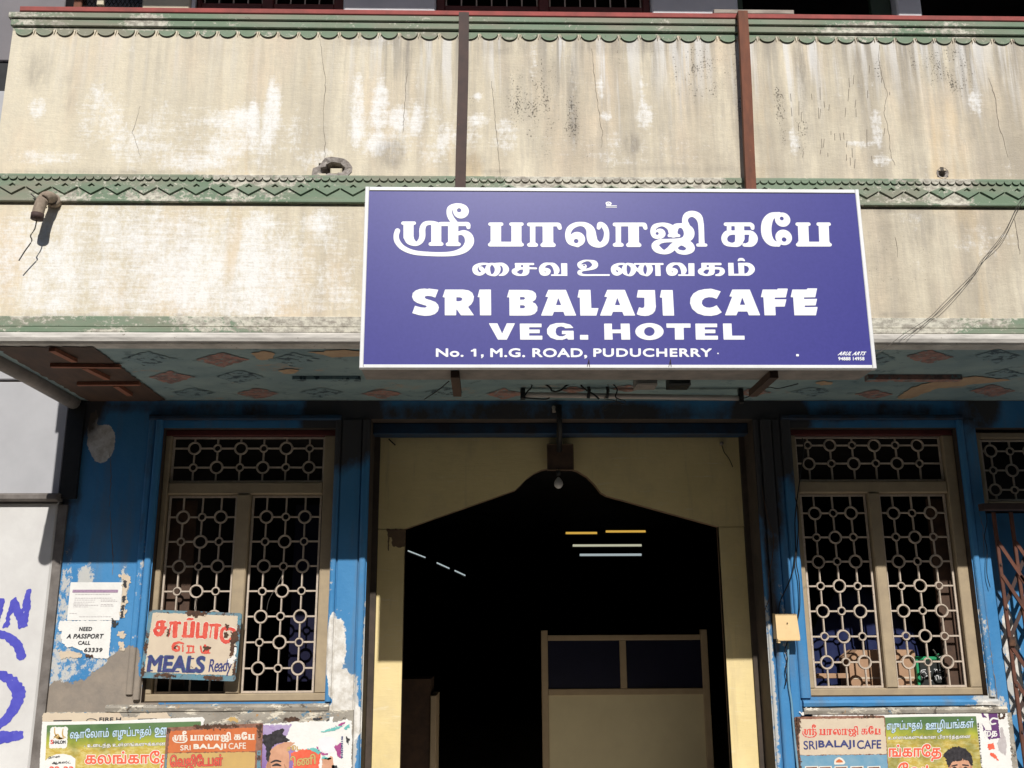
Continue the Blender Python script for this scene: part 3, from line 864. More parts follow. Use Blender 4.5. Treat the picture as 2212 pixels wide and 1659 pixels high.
# ------------------------------------------------------------------ lower front wall
WBL = {
 'peel': [(190, 1545, 150, 62, 1.1), (262, 1475, 42, 62, 1.0), (225, 1500, 50, 50, 1.0), (120, 1545, 60, 60, 1.0), (88, 1400, 22, 220, .8), (280, 1420, 30, 30, .7), (120, 1250, 14, 60, .6)],
 'lime': [(222, 958, 26, 40, 1.05), (200, 930, 12, 50, .75), (738, 1480, 26, 45, 1.05), (718, 1400, 12, 70, 1.0), (742, 1560, 40, 45, 1.05), (190, 1510, 8, 8, .5), (2120, 1530, 60, 16, .6)],
 'white': [(136, 1310, 16, 110, .50), (128, 1440, 40, 50, .55), (230, 1440, 60, 40, .45), (185, 1245, 20, 26, .7), (265, 1270, 10, 40, .8), (700, 1330, 30, 20, .4), (2135, 1520, 40, 20, .8), (765, 1560, 10, 90, .9), (2080, 1350, 6, 80, .5), (1665, 1500, 10, 200, .7), (1690, 1350, 8, 100, .4), (2120, 1400, 20, 150, .35), (700, 1250, 20, 100, .35), (790, 1450, 8, 160, .8), (300, 1300, 8, 200, .3)],
 'soot_shade': [(175, 870, 60, 90, .9), (150, 1130, 26, 120, .5), (740, 900, 90, 110, 1.15), (1665, 920, 90, 120, 1.15), (1655, 1000, 40, 200, .9), (2110, 880, 60, 60, .8), (1180, 895, 460, 34, .75), (1900, 890, 200, 24, .6), (480, 890, 160, 24, .6), (330, 880, 200, 16, .5), (760, 1300, 8, 400, .5), (1660, 1150, 16, 300, .75), (1712, 1000, 10, 120, .6), (320, 1000, 12, 200, .45), (150, 1000, 20, 160, .7), (1200, 880, 500, 10, .6), (500, 880, 300, 10, .5), (1900, 880, 200, 10, .5), (2090, 1000, 8, 250, .4), (215, 1480, 90, 20, .3)],  # soot on the pilaster tops; wall-top entries paint in shade under the soffit
}
openings = [(-2.10, -.99, 1.20, 2.90), (-.76, 1.75, 0.12, 2.96), (2.0, 3.105, 1.205, 2.90), (3.235, 5.2, .12, 2.90)]
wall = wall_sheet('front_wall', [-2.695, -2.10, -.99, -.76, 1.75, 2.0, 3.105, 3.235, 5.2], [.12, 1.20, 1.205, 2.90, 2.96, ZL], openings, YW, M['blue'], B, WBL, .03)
mb = MB()
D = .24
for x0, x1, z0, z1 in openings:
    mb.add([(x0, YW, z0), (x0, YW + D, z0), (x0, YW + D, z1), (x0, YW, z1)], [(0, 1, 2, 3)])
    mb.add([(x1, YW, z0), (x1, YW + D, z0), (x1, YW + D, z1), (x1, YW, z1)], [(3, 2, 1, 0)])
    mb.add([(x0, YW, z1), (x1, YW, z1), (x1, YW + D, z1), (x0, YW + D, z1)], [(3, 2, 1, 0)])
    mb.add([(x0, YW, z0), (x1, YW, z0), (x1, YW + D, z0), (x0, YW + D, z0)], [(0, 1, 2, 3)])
mb.build('wall_reveals', M['soot_shade'], B)


def moulding(x0, x1, z0, z1, y0, name='wall_moulding', c=.012):
    zs = np.linspace(z0, z1, max(2, int((z1 - z0) / .05)))
    prof = [(x0, YW), (x0, y0 + c), (x0 + c * .4, y0 + c * .3), (x0 + c, y0), (x1 - c, y0), (x1 - c * .4, y0 + c * .3), (x1, y0 + c), (x1, YW)]
    k = len(prof); vs = [(x, y, z) for z in zs for x, y in prof]; fs = []
    for i in range(len(zs) - 1):
        for j in range(k - 1):
            a = i * k + j; fs.append((a, a + 1, a + k + 1, a + k))
    fs.append(tuple(range(k))[::-1]); fs.append(tuple(range(len(vs) - k, len(vs))))
    o = mk(name, vs, fs, M['blue'], B); paint(o, WBL, YW); return o


moulding(-2.195, -2.150, 1.25, 2.95, YW - .018); moulding(-2.147, -2.105, 1.22, 2.95, YW - .030)
moulding(-.988, -.950, 1.20, 2.95, YW - .020); moulding(-.944, -.815, .5, 2.95, YW - .014, c=.006); moulding(-.809, -.765, .5, 2.95, YW - .026)
moulding(1.755, 1.790, .5, 2.95, YW - .016); moulding(1.795, 1.865, .5, 2.95, YW - .030); moulding(1.872, 1.925, .5, 2.95, YW - .012, c=.006); moulding(1.932, 1.995, 1.2, 2.95, YW - .022)
moulding(3.110, 3.150, 1.2, 2.95, YW - .024); moulding(3.153, 3.229, .5, 2.95, YW - .008, c=.004)
box('window_head_moulding', -2.195, -.95, YW - .028, YW - .001, 2.951, 2.985, M['shadedblue'], B, .008)
box('window_head_moulding', 1.932, 3.15, YW - .028, YW - .001, 2.951, 2.985, M['shadedblue'], B, .008)
box('inner_lintel', -.759, 1.749, YW + .12, YP - .001, 2.885, 2.959, M['shadedblue'], B, .004)
box('corner_strip', -2.715, -2.61, YW - .03, YW - .001, 2.44, 3.06, M['black'], B)
box('corner_strip', -2.715, -2.66, YW - .02, YW - .001, .12, 2.40, M['nledge'], B)
# cement dado below the windows
box('cement_dado', -2.655, -.81, YW - .023, YW - .001, .12, 1.150, M['cement'], B, .003)
box('cement_dado', 1.99, 3.228, YW - .023, YW - .001, .12, 1.105, M['cement'], B, .003)
prof = [(YW - .001, 1.19), (YW - .028, 1.185), (YW - .036, 1.172), (YW - .030, 1.151), (YW - .001, 1.150)]
def sill(x0, x1, dz, m, name='window_sill'):
    n = 14; xs = np.linspace(x0, x1, n)
    vs = [(x, y, z + dz + random.uniform(-.002, .002)) for x in xs for y, z in prof]
    fs = [(i * 5 + j, i * 5 + 5 + j, i * 5 + 6 + j, i * 5 + 1 + j) for i in range(n - 1) for j in range(4)] + [(0, 1, 2, 3, 4), tuple(range(len(vs) - 5, len(vs)))[::-1]]
    o = mk(name, vs, fs, m, B); paint(o, WBL, YW); return o


sill(-2.30, -.96, 0, M['cement']); sill(1.94, 3.15, 0, M['blue']); sill(1.94, 3.2, -.045, M['cement'])
for pts in ([(705, 1290), (712, 1450), (700, 1640)],):
    crack(pts, dB1, YW, .004)
crack([(705, 5), (715, 130), (725, 320), (722, 420)], e1, YW, .0045)
crack([(1925, 20), (1950, 120), (1955, 300)], e3, YW - .008, .004); crack([(1965, 640), (1990, 850), (2010, 1000), (2045, 1230)], e3, YW - .008, .005)

# ------------------------------------------------------------------ windows with cast grilles
def ring_mesh(R, r, d, n=18):
    vs, fs = [], []
    for i in range(n):
        a = 2 * math.pi * i / n; c, s = math.cos(a), math.sin(a)
        vs += [(R * c, -d * .35, R * s), ((R - .003) * c, -d, (R - .003) * s), ((r + .003) * c, -d, (r + .003) * s), (r * c, -d * .35, r * s), (r * c, 0, r * s), (R * c, 0, R * s)]
    for i in range(n):
        j = (i + 1) % n
        for k in range(6):
            l = (k + 1) % 6; fs.append((i * 6 + k, i * 6 + l, j * 6 + l, j * 6 + k))
    me = bpy.data.meshes.new('ring'); me.from_pydata(vs, [], fs); me['shared'] = 1; me.materials.append(M['grille']); return me


RB, RS = ring_mesh(.045, .0322, .013), ring_mesh(.0285, .0175, .013)
ub = bpy.data.meshes.new('bar')
ub.from_pydata([(x, y, z) for z in (-.5, .5) for x, y in ((-.5, 0), (-.3, -1), (.3, -1), (.5, 0))], [], [(0, 1, 5, 4), (1, 2, 6, 5), (2, 3, 7, 6), (3, 0, 4, 7), (0, 3, 2, 1), (4, 5, 6, 7)])
ub['shared'] = 1; ub.materials.append(M['grille'])
BW, YG = .0125, 6.372


def grille(win, x0, x1, z0, z1, cols, rows, big):
    """cols / rows of ring centres; big(i,j) says which rings are the large ones"""
    for (a, b, c, d) in ((x0, x1, z0, z0 + .012), (x0, x1, z1 - .012, z1), (x0, x0 + .012, z0 + .012, z1 - .012), (x1 - .012, x1, z0 + .012, z1 - .012)):
        box('grille_edge', a, b, YG - .013, YG, c, d, M['grille'], win)
    def rr(i, j): return .044 if big(i, j) else .028
    for i, cx in enumerate(cols):
        for j, cz in enumerate(rows):
            shared('ring', RB if big(i, j) else RS, (cx + random.uniform(-.0015, .0015), YG, cz + random.uniform(-.0015, .0015)), win, (random.uniform(.97, 1.03), 1, random.uniform(.97, 1.03)), (0, random.uniform(0, 1), 0))
    for i, cx in enumerate(cols):                       # uprights
        seg = [(z0 + .012, rows[0] - rr(i, 0))] + [(rows[j] + rr(i, j), rows[j + 1] - rr(i, j + 1)) for j in range(len(rows) - 1)] + [(rows[-1] + rr(i, len(rows) - 1), z1 - .012)]
        for a, b in seg:
            if b - a > .004: shared('grille_bar', ub, (cx, YG - .001, (a + b) / 2), win, (BW, .010, b - a))
    for j, cz in enumerate(rows):
        seg = [(x0 + .012, cols[0] - rr(0, j))] + [(cols[i] + rr(i, j), cols[i + 1] - rr(i + 1, j)) for i in range(len(cols) - 1)] + [(cols[-1] + rr(len(cols) - 1, j), x1 - .012)]
        for a, b in seg:
            if b - a > .004: shared('grille_bar', ub, ((a + b) / 2, YG - .001, cz), win, (BW, .010, b - a), (0, math.pi / 2, 0))


def window(x0, x1, z0, z1, leaves, zr, tcols, trows, tphase, stiles):
    mb = MB(); y0, y1 = YW + .055, YW + .13
    sl_, sr_ = stiles
    mb.box(x0 + .001, x0 + sl_, y0, y1, z0 + .046, z1 - .04, .005); mb.box(x1 - sr_, x1 - .001, y0, y1, z0 + .046, z1 - .04, .005)
    mb.box(x0 + .001, x1 - .001, y0, y1, z0 + .001, z0 + .045, .005)
    mb.box(x0 + sl_ + .001, x1 - sr_ - .001, y0 + .004, y1, 2.476, 2.555, .008)
    w = mb.build('window', M['beige'], B)
    box('head_rail', x0 + .001, x1 - .001, y0, y1, z1 - .039, z1 - .001, M['brownframe'], w, .004)
    box('mullion', leaves[0][1] + .006, leaves[1][0] - .006, y0 - .006, y1, z0 + .046, 2.475, M['beige'], w, .007)
    for a, b in leaves:
        cols = [a + (b - a) * f for f in (.21, .49, .765)]
        grille(w, a, b, z0 + .047, 2.470, cols, zr, lambda i, j: (i + j) % 2 == 0)
        mb = MB(); mb.box(a - .002, b + .002, YG + .002, YG + .03, z0 + .046, z0 + .056); mb.box(a - .002, b + .002, YG + .002, YG + .03, 2.463, 2.474)
    grille(w, x0 + sl_ + .003, x1 - sr_ - .003, 2.558, z1 - .042, tcols, trows, lambda i, j: (i + j) % 2 == tphase)
    return w


zrL = list(np.linspace(at(540, 1444, YG)[1], at(500, 1117, YG)[1], 7))
tcL = [at(*px((0, 800), 1100, x_, 1260), YG)[0] for x_ in (1250, 1397, 1545, 1693, 1838, 1985)]
trL = [at(*px((0, 800), 1100, 1500, 1388), YG)[1], at(*px((0, 800), 1100, 1500, 1266), YG)[1]]
wL = window(-2.10, -.99, 1.20, 2.90, ((-2.056, -1.618), (-1.522, -1.075)), zrL, tcL, trL, 1, (.036, .075))
zrR = list(np.linspace(at(1920, 1430, YG)[1], at(1920, 1108, YG)[1], 7))
tcR = [at(*px((2164, 800), 1100, x_, 1360), YG)[0] for x_ in (832, 975, 1118, 1260, 1397, 1540)]
trR = [at(*px((2164, 800), 1100, 1300, 1362), YG)[1], at(*px((2164, 800), 1100, 1300, 1246), YG)[1]]
wR = window(2.0, 3.105, 1.205, 2.90, ((2.055, 2.492), (2.577, 3.022)), zrR, tcR, trR, 0, (.045, .072))
# fanlight grille over the next doorway, at the right edge
fw = MB().box(3.236, 3.29, YW + .06, YW + .13, 2.38, 2.88, .005).box(3.291, 5.19, YW + .06, YW + .13, 2.84, 2.88, .005).box(3.291, 5.19, YW + .06, YW + .13, 2.38, 2.42, .005).build('window', M['beige'], B)
grille(fw, 3.30, 3.95, 2.425, 2.835, [3.37, 3.50, 3.63, 3.76, 3.88], [2.50, 2.63, 2.76], lambda i, j: (i + j) % 2 == 0)

# ------------------------------------------------------------------ cream arched surround of the doorway
f2 = lambda x, y: e2(x, y, YP)
g2 = lambda x, y: dB2(x, y, YP)
g3 = lambda x, y: dB3(x, y, YP)
arch_l = [g2(*p) for p in ((1130, 1532), (1160, 1505), (1200, 1462), (1250, 1425), (1300, 1402), (1360, 1390), (1410, 1388))]
arch_r = [g2(*p) for p in ((1465, 1390), (1530, 1410), (1590, 1445), (1640, 1495), (1680, 1548), (1715, 1568))]
xl_in, xr_in = -.545, 1.545
zl, zr_ = f2(430, 125)[1], e3(233, 112, YP)[1]
xo_l, xo_r = -.722, 1.715
arch = [(xl_in, zl)] + arch_l + arch_r + [(xr_in, zr_)]
top = [(xo_l, 2.884), (xo_l, zl)] + arch + [(xo_r, zr_), (xo_r, 2.884)]
th = .045
mb = MB(); nn = len(top)
mb.add([(x, YP, z) for x, z in top] + [(x, YP + th, z) for x, z in top], [tuple(range(nn)), tuple(range(nn, 2 * nn))[::-1]])
mb.build('arch_panel', M['cream'], B)
mb = MB()
path = [(xl_in, .13)] + arch + [(xr_in, .13)]
for (ax, az), (bx, bz) in zip(path[:-1], path[1:]):
    mb.add([(ax, YP + .001, az), (bx, YP + .001, bz), (bx, YP + th + .02, bz), (ax, YP + th + .02, az)], [(0, 1, 2, 3)])
mb.build('arch_edge_lining', M['creamedge'], B)
box('door_post_panel', xo_l, xl_in, YP, YP + th, .13, zl - .003, M['cream'], B, .002)
box('door_post_panel', xr_in, xo_r, YP, YP + th, .13, zr_ - .003, M['cream'], B, .002)
ink = Ink().poly(e2, YP, [(305, 128), (428, 128), (425, 243), (345, 243), (338, 180), (322, 180), (320, 265), (314, 262), (316, 165)])
put_ink('bare_wood_patch', ink, YP - .0015, M['creamedge'], B, .004, rough=.002)
# dark backing either side of the surround so that the room closes
box('surround_backing', -.76, xo_l - .001, YP - .02, YP + .05, .13, 2.96, M['soot_shade'], B)
box('surround_backing', xo_r + .001, 1.75, YP - .02, YP + .05, .13, 2.96, M['soot_shade'], B)

# ------------------------------------------------------------------ the dark room behind
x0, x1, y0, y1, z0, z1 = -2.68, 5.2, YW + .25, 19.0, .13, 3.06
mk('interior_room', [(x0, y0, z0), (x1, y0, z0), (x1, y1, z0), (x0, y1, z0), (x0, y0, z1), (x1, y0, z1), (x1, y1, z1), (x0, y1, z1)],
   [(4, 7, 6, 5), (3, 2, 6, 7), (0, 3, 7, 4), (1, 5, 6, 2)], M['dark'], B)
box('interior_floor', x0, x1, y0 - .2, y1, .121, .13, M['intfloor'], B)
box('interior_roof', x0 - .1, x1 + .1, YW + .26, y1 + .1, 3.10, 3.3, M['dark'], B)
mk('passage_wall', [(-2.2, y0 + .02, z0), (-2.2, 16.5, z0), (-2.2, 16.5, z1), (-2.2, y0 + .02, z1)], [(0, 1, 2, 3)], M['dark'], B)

# next doorway, right edge of the photograph
nb_ = wall_sheet('recessed_blue_wall', [3.235, 5.2], [.12, 2.36], [], YW + .24, M['blue'], B, {'lime': [(2185, 1400, 14, 90, .9), (2205, 1500, 10, 60, .9)], 'white': [(2180, 1450, 30, 90, .7)]}, .03)
box('doorway_dark', 3.24, 5.2, YW + .245, YW + .25, 2.36, 2.9, M['dark'], B)

# ------------------------------------------------------------------ upper storey
YU = YW
UZ0, UZ1 = 3.34, 7.06
def ux(p): return at(p, 20, YU)[0]
cols_ = [('wall_column', -2.518, -2.169, 'creamcol'), ('wall_column', ux(741), ux(941), 'whitepaint'), ('wall_column', ux(1408), ux(1595), 'whitepaint'), ('wall_column', ux(1938), ux(1992), 'whitepaint')]
for nme, a, b, mm in cols_:
    box(nme, a, b, YU, YU + .2, UZ0, UZ1, M[mm], B, .012)
box('corner_post', -3.00, -2.94, YU - .02, YU + .06, UZ0, UZ1, M['bar_rust'], B, .006)
box('column_edge_pipe', -2.165, -2.140, YU + .02, YU + .05, UZ0, UZ1, M['whitepaint'], B)
# balcony roof, above the picture, whose shade crosses the wall
box('balcony_roof', -3.2, 5.2, 5.0, 10.5, UZ1, UZ1 + .2, M['whitepaint'], B)
box('upper_room_floor', -3.2, 5.2, YU + .2, 10.5, UZ0 - .03, UZ0 - .01, M['dark'], B)
mk('upper_room', [(-2.5, YU + .21, UZ0), (5.2, YU + .21, UZ0), (5.2, 10.4, UZ0), (-2.5, 10.4, UZ0), (-2.5, YU + .21, UZ1 - .01), (5.2, YU + .21, UZ1 - .01), (5.2, 10.4, UZ1 - .01), (-2.5, 10.4, UZ1 - .01)],
   [(0, 1, 2, 3), (4, 7, 6, 5), (3, 2, 6, 7), (0, 3, 7, 4), (1, 5, 6, 2)], M['dark'], B)
def upper_window(x0, x1, opens):
    yb = YU + .06
    xs = [x0] + [v for o in opens for v in o] + [x1]
    mb = MB()
    for k in range(0, len(xs), 2): mb.box(xs[k] + .001, xs[k + 1] - .001, yb, yb + .08, UZ0, UZ1 - .02, .006)
    for a, b in opens:
        for c, d in ((UZ0, 3.6), (6.045, 6.115), (6.85, UZ1 - .02)): mb.box(a, b, yb + .006, yb + .07, c, d, .006)
    w = mb.build('upper_window', M['brownframe'], B)
    for a, b in opens:
        for c, d in ((3.6, 6.045), (6.115, 6.85)):
            box('guard_frame', a + .004, b - .004, yb + .045, yb + .053, d - .016, d - .004, M['grille'], w)
            k = 4 if b - a < .5 else 6
            for i in range(k + 1):
                xx = a + .01 + (b - a - .02) * i / k
                box('guard_bar', xx - .005, xx + .005, yb + .046, yb + .054, c + .01, d - .017, M['grille'], w)
    return w


upper_window(-2.139, ux(741), ((at(438, 13, YU + .1)[0], at(569, 13, YU + .1)[0]), (at(593, 13, YU + .1)[0], at(723, 13, YU + .1)[0])))
upper_window(ux(941), ux(1408), ((at(961, 13, YU + .1)[0], at(1163, 13, YU + .1)[0]), (at(1185, 13, YU + .1)[0], at(1387, 13, YU + .1)[0])))
box('door_frame', ux(1595) + .002, ux(1608), YU + .03, YU + .12, UZ0, UZ1 - .02, M['darkgreen'], B, .004)
box('green_door', ux(1892), ux(1937) - .002, YU + .08, YU + .12, UZ0, UZ1 - .02, M['darkgreen'], B, .004)
# diamond mesh screen at the left end of the balcony
mb = MB()
sx0, sx1, sz0, sz1 = -2.94, -2.52, 5.3, 7.0
def lattice(dirn):
    k = -3.0
    while k < 3.5:
        # line x = sx0 + t, z = sz0 + k + dirn*1.65*t
        pts = []
        for t in (0, sx1 - sx0):
            pts.append((sx0 + t, sz0 + k + dirn * 1.65 * t))
        (ax, az), (bx, bz) = pts
        if max(az, bz) > sz0 and min(az, bz) < sz1 and min(az, bz) > sz0 - .02 and max(az, bz) < sz1 + .02:
            mb.tube([(ax, YU, az), (bx, YU, bz)], .0035, 4, False)
        k += .052
lattice(1); lattice(-1)
mb.build('diamond_wire_screen', M['black'], B, kind='stuff')
box('screen_switch', -2.83, -2.78, YU - .03, YU - .005, 6.02, 6.07, M['creamcol'], B, .004)
# ================================================================== NEIGHBOUR ON THE LEFT
N = empty('neighbour_building', (-3.6, 6.25, .12), 'white limewashed neighbour building with blue hand-painted letters at the left edge', 'building')
YN = 6.245
box('lower_wall', -7, -2.716, YN, YN + .5, .12, 2.418, M['nwhite'], N, .012)
box('string_course', -7, -2.70, YN - .055, YN + .5, 2.42, 2.468, M['nledge'], N, .012)
box('wall_panel', -7, -2.722, YN + .01, YN + .5, 2.47, 3.205, M['nclad'], N, .006)
box('wall_panel', -7, -2.722, YN + .01, YN + .5, 3.222, 4.5, M['nclad'], N, .006)
box('panel_joint', -7, -2.73, YN + .03, YN + .5, 3.205, 3.222, M['nledge'], N)
box('upper_cladding', -7, -3.40, YN + .5, YN + 1, 4.5, 5.62, M['nclad'], N, .006)
box('upper_cladding', -7, -3.30, YN + .5, YN + 1, 5.88, 9.5, M['ngrey'], N, .006)
box('upper_cladding', -3.28, -2.3, YN + .7, YN + 1.2, 4.5, 9.5, M['ngrey'], N, .006)
box('dark_window_band', -7, -3.40, YN + .52, YN + .9, 5.62, 5.88, M['black'], N)
yl = YN - .0015
nl = crop(0, 1860, 160, 451)
def nput(*shapes):
    ink = Ink()
    for kind, pts in shapes:
        if kind == 'p': ink.poly(nl, yl, pts)
        else: ink.line(nl, yl, pts)
    return put_ink('painted_letter', ink, yl, M['npaint'], N, .006, rough=.0022)


nput(('p', [(-150, 130), (10, 130), (50, 128), (0, 330), (-10, 400), (-120, 400)]))
nput(('p', [(95, 145), (145, 122), (190, 235), (235, 60), (278, 45), (272, 200), (245, 375), (170, 412), (118, 235), (75, 392), (30, 400)]))
nput(('l', [(-160, 480, 38), (-60, 455, 38), (20, 462, 38), (100, 500, 40), (160, 560, 40), (192, 650, 40)]))
nput(('l', [(-60, 830, 36), (20, 828, 40), (90, 870, 48), (150, 940, 58), (168, 1010, 58), (140, 1090, 52), (70, 1200, 42), (-10, 1275, 34), (-60, 1300, 30)]), ('p', [(-80, 1330), (205, 1328), (212, 1395), (0, 1445), (-80, 1450)]))

# ================================================================== MAIN SIGNBOARD
S = empty('signboard', (.665, YS, 2.88), 'large blue and white cafe signboard in Tamil and English hung on the balcony front', 'signboard')
sx0, sx1, sz0, sz1 = -.639, 1.968, 2.882, 3.868
box('case', sx0 + .006, sx1 - .006, YS + .012, YF - .044, sz0 + .004, sz1 - .006, M['boxside'], S)
fw_ = .020
box('frame_side', sx0, sx0 + fw_, YS - .006, YS + .03, sz0 + .0005, sz1 - .0005, M['alu'], S, .003)
box('frame_side', sx1 - fw_, sx1, YS - .006, YS + .03, sz0 + .0005, sz1 - .0005, M['alu'], S, .003)
box('frame_top', sx0 + fw_ + .001, sx1 - fw_ - .001, YS - .005, YS + .03, sz1 - fw_ - .003, sz1 - .001, M['alu'], S, .003)
box('frame_bottom', sx0 + fw_ + .001, sx1 - fw_ - .001, YS - .005, YS + .03, sz0 + .001, sz0 + fw_, M['alu'], S, .003)
box('face_panel', sx0 + fw_, sx1 - fw_, YS, YS + .010, sz0 + fw_, sz1 - fw_ - .003, M['signblue'], S)
YL = YS - .0015
a_ = crop(1240, 620, 550); b_ = crop(1760, 620, 550); c_ = crop(2260, 620, 550); d_ = crop(1280, 820, 700); h_ = crop(1960, 820, 700)


def sh(f, dx, dy=0, k=1.0): return lambda x, y, Y: f(x * k + dx, y * k + dy, Y)


def sri(f, Y):
    I = Ink()
    I.line(f, Y, [(108, 465, 34), (92, 530, 34), (108, 605, 36), (180, 685, 34), (320, 742, 31), (520, 762, 29), (720, 765, 30), (860, 748, 36), (970, 700, 47), (1028, 620, 58), (1022, 545, 56), (978, 500, 44), (930, 490, 32), (895, 500, 24)])
    I.poly(f, Y, [(185, 365), (315, 365), (315, 560), (185, 560)]); I.line(f, Y, [(180, 367, 24), (322, 367, 24)])
    I.line(f, Y, [(250, 540, 65), (275, 595, 55), (345, 633, 30), (400, 600, 36), (426, 540, 39), (427, 450, 39), (445, 395, 36), (480, 370, 32), (540, 363, 28), (600, 375, 30), (640, 395, 30)])
    I.poly(f, Y, [(541, 385), (670, 385), (670, 605), (690, 625), (520, 625), (541, 605)]); I.line(f, Y, [(532, 635, 25), (673, 635, 25)])
    I.line(f, Y, [(660, 378, 29), (985, 378, 29)]); I.line(f, Y, [(985, 375, 27), (1012, 385, 30), (1018, 420, 26)])
    I.poly(f, Y, [(757, 380), (888, 380), (888, 605), (910, 628), (735, 628), (757, 605)]); I.line(f, Y, [(752, 638, 25), (895, 638, 25)])
    I.line(f, Y, [(845, 365, 36), (795, 300, 38), (773, 235, 36), (788, 175, 38), (850, 142, 31), (920, 140, 28)])
    I.dot(f, Y, 922, 214, 101); I.dot(f, Y, 898, 202, 28, True)
    return I


def pa(I, f, Y, lean=0):
    def L(x, y): return x + lean * (y - 355) / 310
    P = lambda pts: [(L(x, y), y) for x, y in pts]
    I.poly(f, Y, P([(1302, 375), (1437, 375), (1437, 620), (1302, 620)])); I.poly(f, Y, P([(1568, 375), (1698, 375), (1698, 620), (1568, 620)]))
    I.line(f, Y, [(L(1296, 380), 380, 24), (L(1442, 380), 380, 24)]); I.line(f, Y, [(L(1565, 380), 380, 24), (L(1702, 380), 380, 24)])
    I.poly(f, Y, P([(1290, 605), (1706, 605), (1706, 667), (1290, 667)])); I.dot(f, Y, L(1292, 643), 643, 24); I.dot(f, Y, L(1704, 643), 643, 24)


def aa(I, f, Y):
    I.line(f, Y, [(1795, 384, 26), (2150, 384, 27)])
    I.poly(f, Y, [(1806, 385), (1876, 385), (1876, 610), (1892, 632), (1785, 632), (1808, 610)]); I.poly(f, Y, [(1968, 385), (2104, 385), (2106, 610), (2125, 632), (1950, 632), (1970, 610)])
    I.line(f, Y, [(1796, 646, 26), (1884, 646, 26)]); I.line(f, Y, [(1968, 648, 27), (2110, 648, 27)])
    I.line(f, Y, [(2150, 382, 25), (2175, 392, 30), (2188, 428, 27)])


def la(I, f, Y):
    I.line(f, Y, [(325, 640, 38), (235, 600, 45), (202, 520, 36), (225, 440, 38), (290, 392, 34), (370, 378, 30), (440, 398, 40), (492, 455, 56), (507, 550, 65), (532, 610, 60), (612, 646, 37), (680, 600, 40), (699, 500, 34), (680, 430, 36), (645, 390, 34), (608, 382, 30), (596, 428, 25)])
    I.dot(f, Y, 322, 572, 100); I.dot(f, Y, 307, 597, 29, True)


def ji(I, f, Y):
    I.dot(f, Y, 1385, 500, 68); I.dot(f, Y, 1346, 500, 19, True)
    I.line(f, Y, [(1385, 535, 32), (1320, 525, 42), (1291, 470, 33), (1318, 410, 33), (1400, 384, 26), (1470, 398, 36), (1525, 435, 50), (1553, 500, 58)])
    I.line(f, Y, [(1500, 527, 21), (1622, 527, 21)])
    I.line(f, Y, [(1553, 480, 52), (1585, 415, 42), (1640, 398, 32), (1700, 412, 46), (1752, 470, 68), (1745, 540, 62), (1670, 585, 36), (1500, 590, 24), (1380, 602, 32), (1322, 650, 46), (1350, 700, 50), (1430, 738, 31), (1500, 715, 42), (1570, 655, 48), (1650, 620, 36), (1740, 640, 55), (1775, 695, 52), (1710, 742, 32), (1630, 735, 28), (1600, 712, 26)])
    I.line(f, Y, [(1720, 400, 45), (1702, 330, 37), (1730, 268, 42), (1800, 248, 43), (1870, 280, 48), (1902, 350, 38), (1912, 450, 36), (1915, 560, 36), (1917, 612, 38)])
    I.line(f, Y, [(1868, 648, 22), (1968, 648, 22)])


def ka(I, f, Y):
    I.line(f, Y, [(213, 381, 25), (530, 383, 28)]); I.line(f, Y, [(525, 382, 27), (552, 398, 28), (558, 432, 24)])
    I.poly(f, Y, [(215, 385), (286, 385), (286, 500), (228, 500), (228, 405)]); I.poly(f, Y, [(328, 385), (448, 385), (456, 560), (335, 560)])
    I.poly(f, Y, [(250, 460), (540, 460), (540, 516), (250, 516)])
    I.line(f, Y, [(300, 488, 28), (230, 500, 38), (195, 560, 38), (220, 622, 35), (300, 645, 28), (370, 625, 45), (396, 560, 60)])
    I.line(f, Y, [(500, 487, 27), (552, 505, 38), (568, 565, 58), (545, 625, 44), (480, 648, 24), (452, 646, 24)])


def ee(I, f, Y):
    I.line(f, Y, [(900, 252, 30), (800, 277, 47), (748, 350, 64), (733, 445, 67), (748, 540, 64), (800, 612, 50), (890, 645, 26)])
    I.dot(f, Y, 943, 322, 98); I.dot(f, Y, 957, 550, 106); I.dot(f, Y, 932, 308, 25, True); I.dot(f, Y, 962, 577, 30, True)


def put_letters(name, parts, Y, m, parent, cell=.003, grow=0.0, rough=0.0):
    for I in parts: put_ink(name, I, Y, m, parent, cell, grow, rough=rough)


def cafe_line(fa, fb, fc, Y):
    L = [sri(fa, Y)]
    for fn, f in ((pa, fa), (aa, fa), (la, fb), (lambda I, f, Y: aa(I, sh(f, -993), Y), fb), (ji, fb), (ka, fc), (ee, fc), (lambda I, f, Y: pa(I, sh(f, -165), Y, 12), fc)):
        I = Ink(); fn(I, f, Y); L.append(I)
    return L


put_letters('tamil_letter', cafe_line(a_, b_, c_, YL), YL, M['letter'], S, .0028)
I = Ink(); I.line(b_, YL, [(725, 120, 9), (700, 126, 9), (695, 106, 8), (725, 97, 7), (752, 112, 10), (742, 130, 8), (700, 143, 6), (825, 144, 5)]); put_ink('small_emblem', I, YL, M['letter'], S, .0018)
I = Ink(); I.line(b_, YL, [(692, 162, 4.5), (828, 162, 4.5)]); put_ink('small_emblem', I, YL, M['letter'], S, .0018)

# second line
def s2(*lines, polys=(), cr=None, dots=(), holes=()):
    I = Ink()
    for l in lines: I.line(cr, YL, l)
    for p in polys: I.poly(cr, YL, p)
    for h in holes: I.dot(cr, YL, *h, True)
    put_ink('tamil_letter', I, YL, M['letter'], S, .0024)


